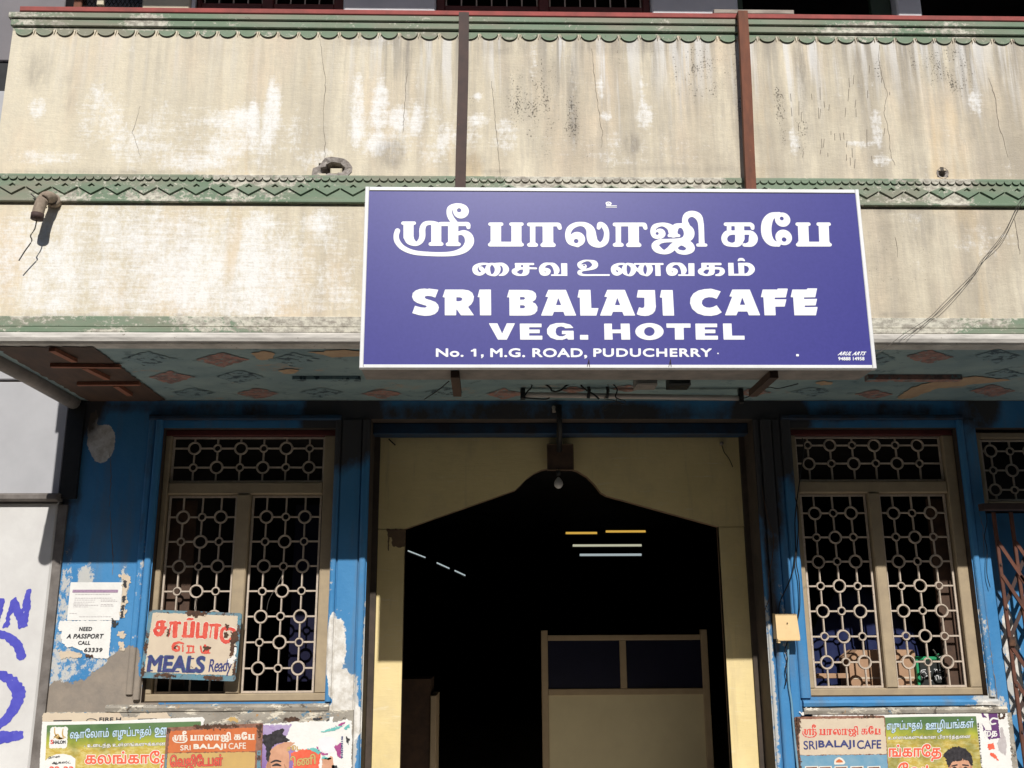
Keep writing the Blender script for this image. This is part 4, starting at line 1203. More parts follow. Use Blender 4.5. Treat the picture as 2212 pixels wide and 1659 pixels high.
s2([(800, 112, 22), (826, 142, 22), (790, 170, 17), (748, 148, 26), (742, 105, 26), (790, 72, 16), (850, 66, 11), (880, 70, 10)],
   [(915, 65, 10), (958, 90, 28), (968, 128, 29), (948, 168, 22), (905, 180, 9), (872, 150, 24), (868, 105, 24), (888, 74, 16), (915, 65, 10)],
   [(950, 65, 10), (1020, 75, 20), (1052, 120, 31), (1030, 165, 20), (985, 182, 7)], cr=d_)
s2([(1150, 68, 11), (1325, 68, 12)], [(1285, 110, 11), (1355, 112, 10)], [(1180, 118, 14), (1135, 140, 26), (1160, 170, 16), (1210, 178, 11), (1252, 152, 30), (1255, 100, 30)],
   polys=([(1143, 62), (1203, 62), (1203, 128), (1143, 128)], [(1224, 62), (1286, 62), (1286, 155), (1224, 155)], [(1165, 100), (1260, 100), (1260, 124), (1165, 124)]), cr=d_)
for dx, f in ((0, d_), (-868, h_)):
    g_ = sh(f, dx)
    s2([(1440, 120, 18), (1478, 138, 24), (1465, 168, 17), (1420, 160, 24), (1412, 112, 28), (1440, 75, 20), (1490, 65, 12), (1535, 82, 24), (1562, 130, 30), (1550, 172, 14)],
       polys=([(1505, 172), (1670, 172), (1670, 188), (1505, 188)], [(1606, 60), (1668, 60), (1670, 188), (1610, 188)]), cr=g_)
s2([(1842, 92, 24), (1805, 95, 24), (1790, 66, 18), (1835, 38, 12), (1890, 34, 9), (1942, 58, 28), (1945, 90, 28), (1895, 118, 14), (1820, 132, 12), (1792, 155, 22), (1830, 178, 11), (1950, 179, 9), (2090, 179, 9)], holes=((1838, 82, 9),), cr=d_)
s2([(30, 112, 20), (58, 142, 22), (25, 170, 17), (-8, 150, 25), (-12, 105, 25), (30, 72, 14), (90, 66, 10)],
   [(130, 65, 10), (180, 90, 27), (188, 130, 28), (165, 170, 20), (130, 181, 8), (98, 150, 23), (95, 108, 23), (110, 75, 14), (130, 65, 10)],
   [(310, 65, 10), (345, 92, 27), (352, 130, 29), (330, 172, 18), (305, 181, 8), (264, 150, 25), (262, 105, 25), (285, 75, 14), (310, 65, 10)],
   [(200, 67, 9), (480, 68, 11)], [(190, 105, 24), (225, 125, 16), (262, 145, 22)], polys=([(404, 62), (456, 62), (462, 188), (408, 188)],), cr=h_)
s2([(880, 67, 12), (1062, 68, 13)], [(905, 112, 15), (862, 142, 27), (890, 171, 15), (935, 178, 11), (972, 155, 28)], [(900, 112, 13), (1050, 112, 14), (1082, 140, 26), (1060, 172, 17), (1018, 180, 9)],
   polys=([(870, 60), (924, 60), (924, 122), (870, 122)], [(946, 60), (1004, 60), (1006, 160), (948, 160)]), cr=h_)
s2([(1280, 67, 11), (1350, 78, 22), (1380, 120, 30), (1350, 165, 20), (1300, 178, 9)], [(1245, 32, 9), (1258, 22, 14), (1285, 22, 14), (1302, 32, 9)],
   polys=([(1140, 56), (1194, 56), (1200, 186), (1144, 186)], [(1144, 166), (1340, 166), (1340, 186), (1144, 186)], [(1240, 56), (1300, 56), (1305, 186), (1248, 186)]), cr=h_)

# english lines
def letter(cr, pts, holes=(), name='letter'):
    I = Ink().poly(cr, YL, pts)
    for h in holes: I.hole(cr, YL, h)
    put_ink(name, I, YL, M['letter'], S, .0026)


def rnd(pts, n=1):          # Chaikin on the points that are marked with a third value
    q = []
    for i, p in enumerate(pts):
        q.append(p)
    return [p[:2] for p in q]


letter(d_, [(270, 314), (370, 327), (340, 407), (300, 393), (262, 389), (236, 394), (232, 403), (245, 418), (295, 433), (340, 450), (368, 478), (376, 508), (365, 545), (335, 572), (290, 587), (235, 591), (175, 583), (107, 563), (135, 488), (190, 504), (235, 508), (253, 500), (250, 489), (200, 474), (155, 459), (122, 436), (106, 400), (112, 362), (140, 335), (185, 319), (230, 315), (270, 320)])
letter(d_, [(438, 325), (620, 325), (675, 333), (712, 357), (729, 397), (722, 440), (702, 475), (670, 500), (730, 585), (598, 585), (552, 520), (550, 585), (435, 585), (435, 405), (413, 402)], [[(552, 403), (590, 404), (608, 411), (612, 422), (604, 436), (585, 443), (552, 443)]])
letter(d_, [(785, 325), (900, 325), (903, 585), (790, 585), (786, 403), (765, 402)])
letter(d_, [(1083, 328), (1270, 329), (1320, 338), (1350, 362), (1358, 395), (1348, 428), (1315, 450), (1350, 468), (1369, 500), (1366, 540), (1340, 570), (1300, 585), (1260, 588), (1087, 588), (1085, 405), (1062, 403)], [[(1193, 400), (1230, 401), (1247, 413), (1232, 427), (1193, 428)], [(1193, 483), (1230, 484), (1247, 498), (1232, 513), (1193, 514)]])
AL = [(1478, 328), (1655, 328), (1760, 588), (1645, 588), (1630, 550), (1535, 550), (1520, 588), (1404, 588), (1477, 400), (1448, 398)]
AH = [(1578, 408), (1608, 482), (1555, 482)]
letter(d_, AL, [AH]); letter(sh(d_, 594), AL, [AH]); letter(sh(h_, -296, -3), AL, [AH])
letter(d_, [(1787, 328), (1903, 328), (1912, 512), (1984, 512), (1962, 588), (1800, 588), (1795, 407), (1772, 405)])
letter(h_, [(233, 330), (403, 330), (413, 500), (404, 540), (380, 570), (340, 588), (300, 592), (260, 588), (219, 575), (243, 503), (275, 512), (292, 505), (297, 490), (297, 408), (219, 405)])
letter(h_, [(467, 330), (582, 330), (597, 588), (483, 588), (475, 408), (453, 405)])
letter(h_, [(970, 316), (1067, 343), (1025, 420), (985, 405), (945, 402), (905, 412), (880, 435), (875, 465), (890, 490), (920, 505), (955, 508), (990, 500), (1025, 483), (1077, 555), (1030, 580), (970, 591), (900, 588), (830, 565), (778, 520), (757, 465), (762, 410), (790, 365), (840, 335), (900, 321)])
letter(h_, [(1488, 325), (1635, 325), (1640, 315), (1742, 315), (1722, 405), (1610, 407), (1610, 423), (1728, 423), (1710, 497), (1615, 498), (1620, 585), (1507, 585), (1495, 403), (1470, 402)])
letter(h_, [(1787, 325), (1930, 325), (1940, 313), (2037, 313), (2018, 403), (1905, 405), (1905, 420), (2037, 418), (2022, 485), (1912, 487), (1912, 502), (2042, 500), (2025, 585), (1808, 585), (1795, 403), (1770, 402)])
letter(d_, [(878, 665), (965, 665), (1013, 768), (1060, 665), (1143, 665), (1060, 830), (970, 830)])
EV = [(1190, 668), (1410, 668), (1410, 705), (1285, 705), (1285, 728), (1392, 728), (1392, 765), (1285, 765), (1285, 790), (1418, 790), (1418, 830), (1195, 830)]
letter(d_, EV); letter(sh(h_, -380), EV)
letter(d_, [(1733, 712), (1650, 716), (1635, 703), (1605, 697), (1575, 703), (1555, 722), (1552, 755), (1562, 782), (1590, 796), (1625, 796), (1655, 782), (1655, 775), (1615, 775), (1615, 740), (1733, 740), (1735, 830), (1675, 830), (1668, 816), (1620, 832), (1560, 831), (1500, 810), (1466, 770), (1465, 722), (1495, 682), (1555, 663), (1630, 661), (1700, 678)])
letter(d_, [(1797, 782), (1880, 782), (1880, 830), (1797, 830)], name='full_stop')
letter(h_, [(-109, 668), (-30, 668), (-30, 728), (60, 728), (57, 668), (148, 668), (155, 830), (65, 830), (62, 765), (-25, 765), (-22, 830), (-105, 830)])
letter(h_, [(348 + 143 * math.cos(t * math.pi / 16), 748 + 86 * math.sin(t * math.pi / 16)) for t in range(32)], [[(347 + 53 * math.cos(t * math.pi / 12), 748 + 45 * math.sin(t * math.pi / 12)) for t in range(24)]])
letter(h_, [(518, 667), (762, 667), (762, 710), (692, 710), (695, 830), (605, 830), (603, 710), (520, 710)])
letter(h_, [(1087, 667), (1175, 667), (1180, 790), (1305, 790), (1307, 830), (1095, 830)])
# address line and sign writer's mark
def words(name, body, cr, Y, bl, br, tl, m, parent, cell=.0024, grow=0.0, spacing=1.0, shear=0.0, rough=0.0, clip=None):
    return put_ink(name, type_ink(body, cr, Y, bl, br, tl, spacing, shear), Y, m, parent, cell, grow, clip, rough)


words('address_lettering', 'No.', d_, YL, (350, 1000), (620, 1000), (350, 922), M['letter'], S, .0022, .0022, 1.05)
letter(d_, [(726, 922), (752, 922), (753, 1000), (727, 1000), (727, 948), (698, 952), (698, 936), (718, 931)], name='address_lettering')
letter(d_, [(800, 978), (826, 978), (826, 1000), (808, 1018), (799, 1014), (808, 1000), (800, 1000)], name='address_lettering')
words('address_lettering', 'M.G. ROAD,', d_, YL, (898, 1016), (1866, 1016), (898, 920), M['letter'], S, .0022, .0022, 1.05)
words('address_lettering', 'PUDUCHERRY', d_, YL, (1936, 1000), (3122, 1000), (1936, 921), M['letter'], S, .0022, .0022, 1.1)
letter(h_, [(1030, 962), (1046, 962), (1046, 975), (1030, 975)], name='full_stop'); letter(h_, [(1825, 975), (1853, 975), (1853, 998), (1825, 998)], name='full_stop')
k_ = crop(2560, 1060, 250)
words('sign_writer_mark', 'ARUL ARTS', k_, YL, (975, 640), (1715, 640), (975, 540), M['letter'], S, .0014, .0009, 1.1, .1)
words('sign_writer_mark', '94888 14958', k_, YL, (995, 782), (1725, 782), (995, 690), M['letter'], S, .0014, .0007, 1.05)
for cx in (1600, 2123):
    p = dB2(cx, 740, YS - .008); q = dB2(cx + 3, 700, YS - .008)
    MB().tube([(p[0] - .006, YS - .008, p[1]), (q[0], YS - .012, q[1] + .005)], .0016, 5).build('staple', M['bar_brown'], S)
    MB().tube([(p[0] + .006, YS - .008, p[1]), (q[0], YS - .0125, q[1])], .0016, 5).build('staple', M['bar_brown'], S)

# brackets of the sign
def steel_bar(label, p_top, p_bot, w, y, m, zb):
    (ax, az), (bx, bz) = p_top, p_bot
    zs = np.linspace(az, bz, 9); vs, fs = [], []
    for i, z in enumerate(zs):
        t = i / 8; xx = ax + (bx - ax) * t + .002 * math.sin(t * 5)
        for dx, dy in ((-w / 2, 0), (w / 2, 0), (w / 2, w * .55), (-w / 2, w * .55)): vs.append((xx + dx, y + dy, z))
    for i in range(8):
        for j in range(4): a = i * 4 + j; b = i * 4 + (j + 1) % 4; fs.append((a, a + 4, b + 4, b))
    fs += [(3, 2, 1, 0)[::-1], tuple(range(32, 36))]
    E = empty('steel_bar', (ax, y, bz), label, 'steel bar', 'steel bars holding up the signboard')
    mk('upright', vs, fs, m, E)
    box('top_hook', ax - w / 2, ax + w / 2, y + .001, YF + .16, az + .0005, az + .007, m, E)
    return E


steel_bar('dark brown flat steel bar up the cream parapet, left of the two', at(1002, 27, YF - .07), at(995, 410, YF - .06), .058, YF - .065, M['bar_brown'], 0)
steel_bar('rust orange flat steel bar up the cream parapet, right of the two', at(1604, 27, YF - .09), at(1622, 412, YF - .08), .056, YF - .10, M['bar_rust'], 0)
for cx, nm in ((748, 'dark red steel bracket under the sign near its left end'), (580, 'dark steel bracket under the sign near its right end')):
    f = dB2 if cx == 748 else dB3
    xx = f(cx, 800, 4.85)[0]
    o = box('sign_bracket', xx - .022, xx + .022, YS + .05, YF + .18, sz0 - .034, sz0 + .003, M['darkwood'])
    tag(o, nm, 'bracket', 'steel brackets under the signboard')
o = box('loose_plank', at(1540, 33, YF)[0], at(1712, 33, YF)[0], YF - .03, YF + .05, 5.106, 5.134, M['plank'], None, .003)
o.rotation_euler = (0, 0, 0); tag(o, 'short weathered plank lying on top of the red coping by the rusty bar', 'plank')

# ================================================================== DRAIN PIPE
P_ = empty('drain_pipe', (-2.37, YF, 3.9), 'short bent grey drain pipe sticking out of the cream balcony front', 'drain pipe')
pp = [(-2.365, YF + .01, 3.895), (-2.37, YF - .045, 3.905), (-2.378, YF - .085, 3.893), (-2.392, YF - .10, 3.86), (-2.402, YF - .105, 3.80), (-2.405, YF - .105, 3.765)]
MB().tube(smoothpts(pp, 4), .030, 14, False).build('bent_pipe', M['pipe'], P_, True)
MB().tube([(-2.404, YF - .105, 3.785), (-2.405, YF - .105, 3.752)], .033, 14).build('pipe_collar', M['bar_brown'], P_, True)
MB().tube([(-2.366, YF + .0, 3.895), (-2.369, YF - .03, 3.902)], .037, 14).build('pipe_collar', M['pipe'], P_, True)
rp = [(-2.405, YF - .105, 3.75), (-2.412, YF - .10, 3.70), (-2.43, YF - .10, 3.66), (-2.425, YF - .09, 3.635), (-2.46, YF - .08, 3.58), (-2.49, YF - .07, 3.53)]
o = MB().tube(smoothpts(rp, 4), .0035, 5).build('dry_root', M['wire']); tag(o, 'thin dry root dangling from the mouth of the drain pipe', 'root')
o = MB().tube([(-2.49, YF - .03, 3.935), (-2.45, YF - .04, 3.90), (-2.41, YF - .02, 3.885)], .004, 5).build('twig', M['wire']); tag(o, 'short dry twig caught behind the bend of the drain pipe', 'twig')

# loose cable at the right
def cable(name, label, pts, r, m, cat='cable', group=None, n=5):
    o = MB().tube(smoothpts(pts, 6), r, n).build(name, m, None, True); return tag(o, label, cat, group)


def c3(cr, x, y, Y): p = cr(x, y, Y); return (p[0], Y, p[1])


yc = YF - .026
cable('wire', 'thin slack wire slanting down across the cream balcony front, upper strand', [c3(cC, 2300, 1120, yc), c3(cC, 2180, 1300, yc), c3(cC, 2090, 1480, yc), c3(cC, 1960, 1650, yc), c3(dB3, 1900, 130, yc), c3(dB3, 1700, 330, yc), c3(dB3, 1600, 430, yc), c3(dB3, 1430, 540, yc - .04), c3(dB3, 1300, 640, yc - .08), c3(dB3, 1240, 650, 4.9)], .0016, M['wire'], 'wire')
cable('wire', 'thin slack wire slanting down across the cream balcony front, lower strand', [c3(cC, 2310, 1130, yc), c3(cC, 2195, 1300, yc), c3(cC, 2080, 1530, yc), c3(cC, 1945, 1662, yc), c3(dB3, 1880, 160, yc), c3(dB3, 1720, 345, yc), c3(dB3, 1590, 455, yc), c3(dB3, 1440, 570, yc - .05)], .0014, M['wire'], 'wire')

# ================================================================== UNDER THE BALCONY
tf = crop(1640, 1180, 800)
YT = 5.93
p, q = tf(95, 215, YT), tf(1975, 250, YT)
T_ = empty('tube_light_fitting', (p[0], YT, p[1]), 'long unlit dusty fluorescent tube under the balcony ceiling', 'tube light')
MB().tube([(p[0], YT, p[1]), (q[0], YT, q[1] + .004)], .017, 12).build('tube', M['tubewhite'], T_, True)
box('end_cap', p[0] - .03, p[0] - .001, YT - .02, YT + .02, p[1] - .03, ZL - .004, M['black'], T_, .004)
box('end_cap', q[0] + .001, q[0] + .03, YT - .02, YT + .02, q[1] - .03, ZL - .004, M['black'], T_, .004)
for x_ in (640, 805):
    a = tf(x_, 110, YT - .03); b = tf(x_ + 10, 245, YT - .03)
    MB().tube([(a[0], YT - .03, a[1] + .02), ((a[0] + b[0]) / 2 + .01, YT - .03, (a[1] + b[1]) / 2), (b[0], YT - .02, b[1])], .011, 6).build('tie_strap', M['black'], T_, True)
for (x_, y_, w_, h2, mm, lb) in ((1150, 150, 180, 76, 'boxside', 'small grey ballast box fixed to the balcony ceiling above the tube'), (1440, 150, 180, 90, 'black', 'small black ballast box fixed to the balcony ceiling above the tube')):
    a = tf(x_ - w_ / 2, y_ + h2 / 2, 5.7); b = tf(x_ + w_ / 2, y_ - h2 / 2, 5.7)
    o = box('ballast_box', a[0], b[0], 5.62, 5.75, ZL - .055, ZL - .001, M[mm], None, .008); tag(o, lb, 'ballast box', 'ballast boxes under the balcony')
def squig(cr, Y, pts): return [c3(cr, x, y, Y) for x, y in pts]
cable('cord', 'black cord looped behind the left end of the ceiling tube', squig(tf, 5.85, [(150, 100), (150, 150), (120, 180), (90, 220), (60, 240), (250, 255), (310, 245)]), .005, M['black'], 'cord')
cable('cord', 'black cord crossing over the middle of the ceiling tube', squig(tf, 5.85, [(245, 110), (310, 150), (335, 185), (400, 180), (470, 130), (580, 110), (590, 140), (640, 180), (700, 215), (745, 255)]), .006, M['black'], 'cord')
cable('cord', 'tangle of pale twine hanging from the middle of the ceiling tube', squig(tf, 5.84, [(820, 110), (830, 200), (790, 250), (870, 265), (960, 300), (975, 270), (930, 255), (900, 250), (905, 280), (960, 295), (860, 290), (780, 330), (800, 355), (830, 335)]), .0022, M['wire'], 'twine')
cable('cord', 'thick black cord drooping beside the twine tangle', squig(tf, 5.84, [(860, 115), (905, 170), (890, 235), (940, 262)]), .004, M['black'], 'cord')
cable('cord', 'thin cord looped from the right end of the ceiling tube', squig(tf, 5.80, [(1980, 250), (2060, 235), (2180, 180), (2240, 150), (2330, 160), (2500, 120)]), .003, M['black'], 'cord')
cable('cord', 'thin wire hanging slantwise below the left sign bracket', [c3(dB2, 705, 835, 5.1), c3(dB2, 640, 890, 5.4), c3(dB2, 550, 950, 5.75)], .003, M['black'], 'cord')
# bulkhead box with bulb over the arch
hb = empty('hanging_bulb_lamp', (at(1207, 960, YP)[0], YP, 2.7), 'square dark box with a frosted bulb below, hung over the door arch', 'lamp')
a = dB2(1338, 1403, YP - .05); b = dB2(1500, 1240, YP - .05)
mb = MB().box(a[0], b[0], YP - .05, YP - .001, a[1], b[1], .004); mb.build('backing_box', M['darkwood'], hb)
for s in range(4):
    pts = [(a[0], a[1]), (b[0], a[1]), (b[0], b[1]), (a[0], b[1])]; u, v = pts[s], pts[(s + 1) % 4]
    MB().tube([(u[0], YP - .052, u[1]), (v[0], YP - .052, v[1])], .004, 6).build('box_rim', M['creamedge'], hb)
s0 = dB2(1410, 985, YW - .02); s1 = dB2(1412, 1280, YP - .07)
MB().tube([(s0[0], YW - .02, s0[1]), ((s0[0] + s1[0]) / 2, (YW + YP) / 2 - .1, (s0[1] + s1[1]) / 2), (s1[0], YP - .07, s1[1])], .019, 8).build('strap', M['black'], hb, True)
bp_ = dB2(1408, 1487, YP - .04); bc = dB2(1408, 1440, YP - .04)
MB().tube([(bc[0], YP - .04, a[1] + .01), (bc[0], YP - .04, bc[1])], .016, 10).build('bulb_holder', M['black'], hb, True)
rr_ = [(.0, .004), (.01, .014), (.022, .022), (.036, .029), (.05, .030), (.064, .025), (.074, .014), (.078, .002)]
MB().tube([(bp_[0], YP - .04, bp_[1] + .04 - h) for h, _ in rr_], [r for _, r in rr_], 14).build('bulb', M['bulb'], hb, True)
pk = dB2(1378, 1015, YW - .03)
o = MB().tube([(pk[0], YW - .003, pk[1] + .02), (pk[0], YW - .03, pk[1] + .015), (pk[0] + .002, YW - .03, pk[1] - .02)], .012, 8).build('wall_hook', M['plank'], None, True); tag(o, 'small pale hook on the blue lintel left of the black strap', 'hook')
pk = dB3(275, 1232, YP - .02)
o = MB().tube([(pk[0], YP - .001, pk[1]), (pk[0], YP - .02, pk[1])], .012, 12).build('bell_push', M['plank'], None, True); tag(o, 'small round socket with a dangling wire at the top right of the arch panel', 'socket')
cable('cord', 'short black wire dangling from the round socket on the arch panel', [c3(dB3, 275, 1245, YP - .01), c3(dB3, 290, 1290, YP - .01), c3(dB3, 320, 1330, YP - .01), c3(dB3, 345, 1385, YP - .01)], .003, M['black'], 'cord')
cable('cord', 'frayed black wire end at the top left corner of the arch panel', [c3(dB2, 320, 1205, YP - .01), c3(dB2, 340, 1225, YP - .015), c3(dB2, 362, 1245, YP - .01)], .004, M['black'], 'cord')

# ================================================================== METER BOX AND CABLES, RIGHT PIER
ym = YW - .11
a = e3(630, 832, ym); b = e3(766, 672, ym)
K = empty('junction_box', ((a[0] + b[0]) / 2, YW, a[1]), 'yellowed plastic junction box on the blue pier beside the right window', 'junction box')
vs = [(a[0], ym, a[1]), (b[0], ym, a[1]), (b[0] - .005, ym + .02, b[1]), (a[0] + .004, ym + .02, b[1]), (a[0], YW - .03, a[1]), (b[0], YW - .03, a[1]), (b[0] - .005, YW - .03, b[1] + .005), (a[0] + .004, YW - .03, b[1] + .005)]
mk('box_body', vs, [(0, 1, 2, 3), (0, 4, 5, 1), (1, 5, 6, 2), (2, 6, 7, 3), (3, 7, 4, 0), (4, 7, 6, 5)], M['cableyel'], K)
box('box_lip', a[0] + .003, b[0] - .003, ym - .008, ym + .03, a[1] - .012, a[1] - .0005, M['cableyel'], K, .003)
box('box_foot', a[0] + .004, a[0] + .018, ym, ym + .03, a[1] - .024, a[1] - .0125, M['cableyel'], K)
MB().tube([((a[0] + b[0]) / 2, ym + .008, (a[1] + b[1]) / 2 + .02), ((a[0] + b[0]) / 2, ym + .004, (a[1] + b[1]) / 2 + .02)], .004, 8).build('screw', M['rustdark'], K)
yk = YW - .055
cable('cable', 'black cable running down from the junction box in a slack loop', [c3(e3, 700, 838, yk), c3(e3, 680, 900, yk), c3(e3, 695, 960, yk), c3(e3, 683, 1030, yk), c3(e3, 690, 1080, yk), c3(e3, 682, 1130, yk)], .0035, M['black'])
cable('conduit', 'thin blue-painted conduit rising up to the junction box', [c3(e3, 700, 860, yk + .01), c3(e3, 703, 1100, yk + .01), c3(e3, 722, 1240, yk + .01), c3(e3, 735, 1400, yk + .01), c3(e3, 765, 1700, yk + .01)], .007, M['skyblue'], 'conduit')
cable('cable', 'pair of black cables bending up from the top left of the junction box', [c3(e3, 640, 668, yk), c3(e3, 650, 590, yk), c3(e3, 700, 480, yk), c3(e3, 735, 380, yk), c3(e3, 748, 250, yk), c3(e3, 745, 60, yk), c3(dB3, 770, 1500, yk), c3(dB3, 800, 1280, yk), c3(dB3, 790, 1200, yk)], .0042, M['black'])
cable('cable', 'black cable running up to the window frame from the right of the junction box', [c3(e3, 755, 740, yk), c3(e3, 775, 620, yk), c3(e3, 770, 450, yk), c3(e3, 752, 330, yk), c3(e3, 765, 150, yk), c3(e3, 762, 0, yk), c3(dB3, 745, 1580, yk)], .0036, M['black'])
cable('cable', 'thin wire wandering down the dark pier between door and junction box', [c3(dB3, 530, 1500, yk + .02), c3(dB3, 545, 1600, yk + .02), c3(e3, 570, 60, yk + .02), c3(e3, 605, 170, yk + .02), c3(e3, 600, 300, yk + .02), c3(e3, 575, 440, yk + .02), c3(e3, 580, 560, yk + .02), c3(e3, 550, 650, yk + .02)], .003, M['darkwood'])

# ================================================================== FOLDING GATE, RIGHT EDGE
G = empty('folding_gate', (3.3, YW - .09, .2), 'rust brown folding lattice gate at the right edge of the photo', 'gate')
yg = YW - .09
for k in range(9):
    xx = 3.232 + k * .112
    MB().box(xx, xx + .022, yg, yg + .016, .2, 2.33, .003).build('picket', M['gatebrown'], G)
box('top_track', 3.17, 4.4, yg - .02, yg + .05, 2.342, 2.385, M['bar_brown'], G, .004)
def flat(name, a, b, w, y, t, m, par):
    d = Vector((b[0] - a[0], 0, b[1] - a[1])).normalized(); n_ = Vector((-d.z, 0, d.x)) * w / 2
    q = [Vector((a[0], y, a[1])) - n_, Vector((b[0], y, b[1])) - n_, Vector((b[0], y, b[1])) + n_, Vector((a[0], y, a[1])) + n_]
    vs = [v for v in q] + [v + Vector((0, t, 0)) for v in q]
    return mk(name, vs, [(0, 1, 2, 3), (7, 6, 5, 4), (0, 4, 5, 1), (1, 5, 6, 2), (2, 6, 7, 3), (3, 7, 4, 0)], m, par)


for lvl, zt in enumerate((2.14, 1.50, .86)):
    for k in range(0, 8):
        xa = 3.243 + k * .112
        for dz in (0, -.21):
            flat('lattice_bar', (xa, zt + dz), (xa + .224, zt + dz - .40), .022, yg - .007, .005, M['gatebrown'], G)
            flat('lattice_bar', (xa, zt + dz - .40), (xa + .224, zt + dz), .022, yg + .018, .005, M['bar_brown'], G)
for z in (2.0, 1.73, 1.5, 1.27, 1.0):
    MB().tube([(3.243, yg - .010, z), (3.243, yg - .004, z)], .008, 8).build('rivet', M['bar_brown'], G)
box('hasp', 3.225, 3.265, yg - .022, yg - .006, 1.50, 1.56, M['rustdark'], G, .004)
cable('wire', 'thin black wire hooked on the gate track and running down the blue pilaster', [(3.20, YW - .06, 2.36), (3.21, YW - .05, 2.28), (3.19, YW - .035, 2.18), (3.195, YW - .035, 2.10), (3.175, YW - .035, 1.95), (3.185, YW - .035, 1.86)], .0026, M['black'], 'wire')
# ================================================================== MEALS SIGN HUNG ON THE LEFT WINDOW
m_ = crop(400, 1900, 400)
ymn = YW - .035
T4 = [m_(*p, ymn) for p in ((420, 238), (2055, 300), (1935, 1505), (252, 1438))]
Z_ = empty('meals_ready_sign', (T4[3][0], ymn, T4[3][1]), 'battered small tin sign reading MEALS Ready hung on the left window grille', 'sign', 'painted tin signs of the cafe')
def rquad(cr, Y, pts, r=20):
    out = []
    n = len(pts)
    for i in range(n):
        p, c, q = np.array(pts[i - 1], float), np.array(pts[i], float), np.array(pts[(i + 1) % n], float)
        u = (p - c) / np.linalg.norm(p - c); v = (q - c) / np.linalg.norm(q - c)
        for k in range(5):
            t = k / 4; out.append(tuple((1 - t) ** 2 * (c + u * r) + 2 * (1 - t) * t * c + t * t * (c + v * r)))
    return [cr(x, y, Y) for x, y in out]


MB().prism(rquad(m_, ymn, [(420, 238), (2055, 300), (1935, 1505), (252, 1438)], 60), ymn, ymn + .012).build('tin_plate', M['tinblue'], Z_)
def plate_ink(cr, Y, pts, name, m, par, dy, cell=.003, rough=.0012, r=30):
    I = Ink(); I.loops.append(_ccw(np.array(rquad(cr, Y, pts, r)))); return put_ink(name, I, Y - dy, m, par, cell, rough=rough)


plate_ink(m_, ymn, [(480, 290), (1985, 350), (1890, 1400), (330, 1340)], 'enamel_field', M['tinbeige'], Z_, .0012)
def rough_blob(cr, Y, pts, name, m, par, dy, rough=.002, cell=.003):
    I = Ink().poly(cr, Y, pts); return put_ink(name, I, Y - dy, m, par, cell, rough=rough)


YM = ymn - .0024
sc1 = [  # the word for meals, five letters
    ([[(555, 520, 30), (580, 455, 26), (690, 450, 24)], [(540, 640, 34), (520, 600, 26), (560, 560, 30), (700, 560, 30)], [(520, 600, 34), (545, 660, 38), (610, 670, 36), (650, 600, 44), (650, 470, 40)]], []),
    ([[(790, 470, 26), (960, 475, 26)], [(880, 480, 44), (870, 700, 44)], [(800, 480, 14), (760, 700, 16)]], []),
    ([[(1060, 480, 34), (1040, 700, 36)], [(1190, 480, 42), (1170, 700, 40)], [(1010, 705, 24), (1180, 712, 24)], [(1100, 405, 22), (1180, 405, 22)]], []),
    ([[(1280, 490, 32), (1265, 715, 34)], [(1420, 500, 44), (1395, 715, 42)], [(1260, 718, 22), (1400, 722, 22)]], []),
    ([[(1500, 510, 26), (1660, 515, 26)], [(1610, 520, 38), (1590, 730, 36)], [(1520, 520, 14), (1490, 730, 14)]], []),
    ([[(1790, 540, 24), (1705, 600, 30), (1690, 720, 32), (1740, 800, 34), (1830, 790, 30), (1850, 750, 22)], [(1780, 600, 20), (1850, 575, 26), (1920, 610, 28), (1900, 640, 20)]], []),
]
for strokes, _ in sc1:
    I = Ink()
    for s_ in strokes: I.line(m_, YM, s_)
    put_ink('letter_outline', I, ymn - .0018, M['ink_white'], Z_, .003, .0028, rough=.0005)
    put_ink('tamil_letter', I, YM, M['ink_red'], Z_, .0024, rough=.0008)
for strokes in ([[(1020, 835, 14), (930, 815, 18), (850, 860, 28), (850, 930, 30), (920, 960, 20), (950, 910, 18), (910, 880, 16)]], [[(1010, 870, 13), (1010, 970, 13)], [(1090, 880, 14), (1200, 885, 14)], [(1120, 890, 13), (1110, 990, 13)], [(1200, 890, 13), (1190, 980, 13)], [(1070, 1005, 12), (1215, 990, 12)]],
                [[(1325, 890, 15), (1340, 980, 15), (1380, 1000, 14), (1480, 1000, 14)], [(1400, 880, 26), (1420, 940, 26), (1400, 1000, 20)], [(1480, 900, 14), (1450, 990, 14)]]):
    I = Ink()
    for s_ in strokes: I.line(m_, YM, s_)
    put_ink('tamil_letter', I, YM, M['ink_red'], Z_, .0024, rough=.0008)
ti = type_ink('MEALS', m_, YM, (385, 1325), (1370, 1345), (405, 1050), 1.0, .02)
put_ink('letter_outline', ti, ymn - .0018, M['tinblue'], Z_, .003, .0068, rough=.0004)
put_ink('meals_lettering', ti, YM, M['ink_dkblue'], Z_, .0024, .0042, rough=.0005)
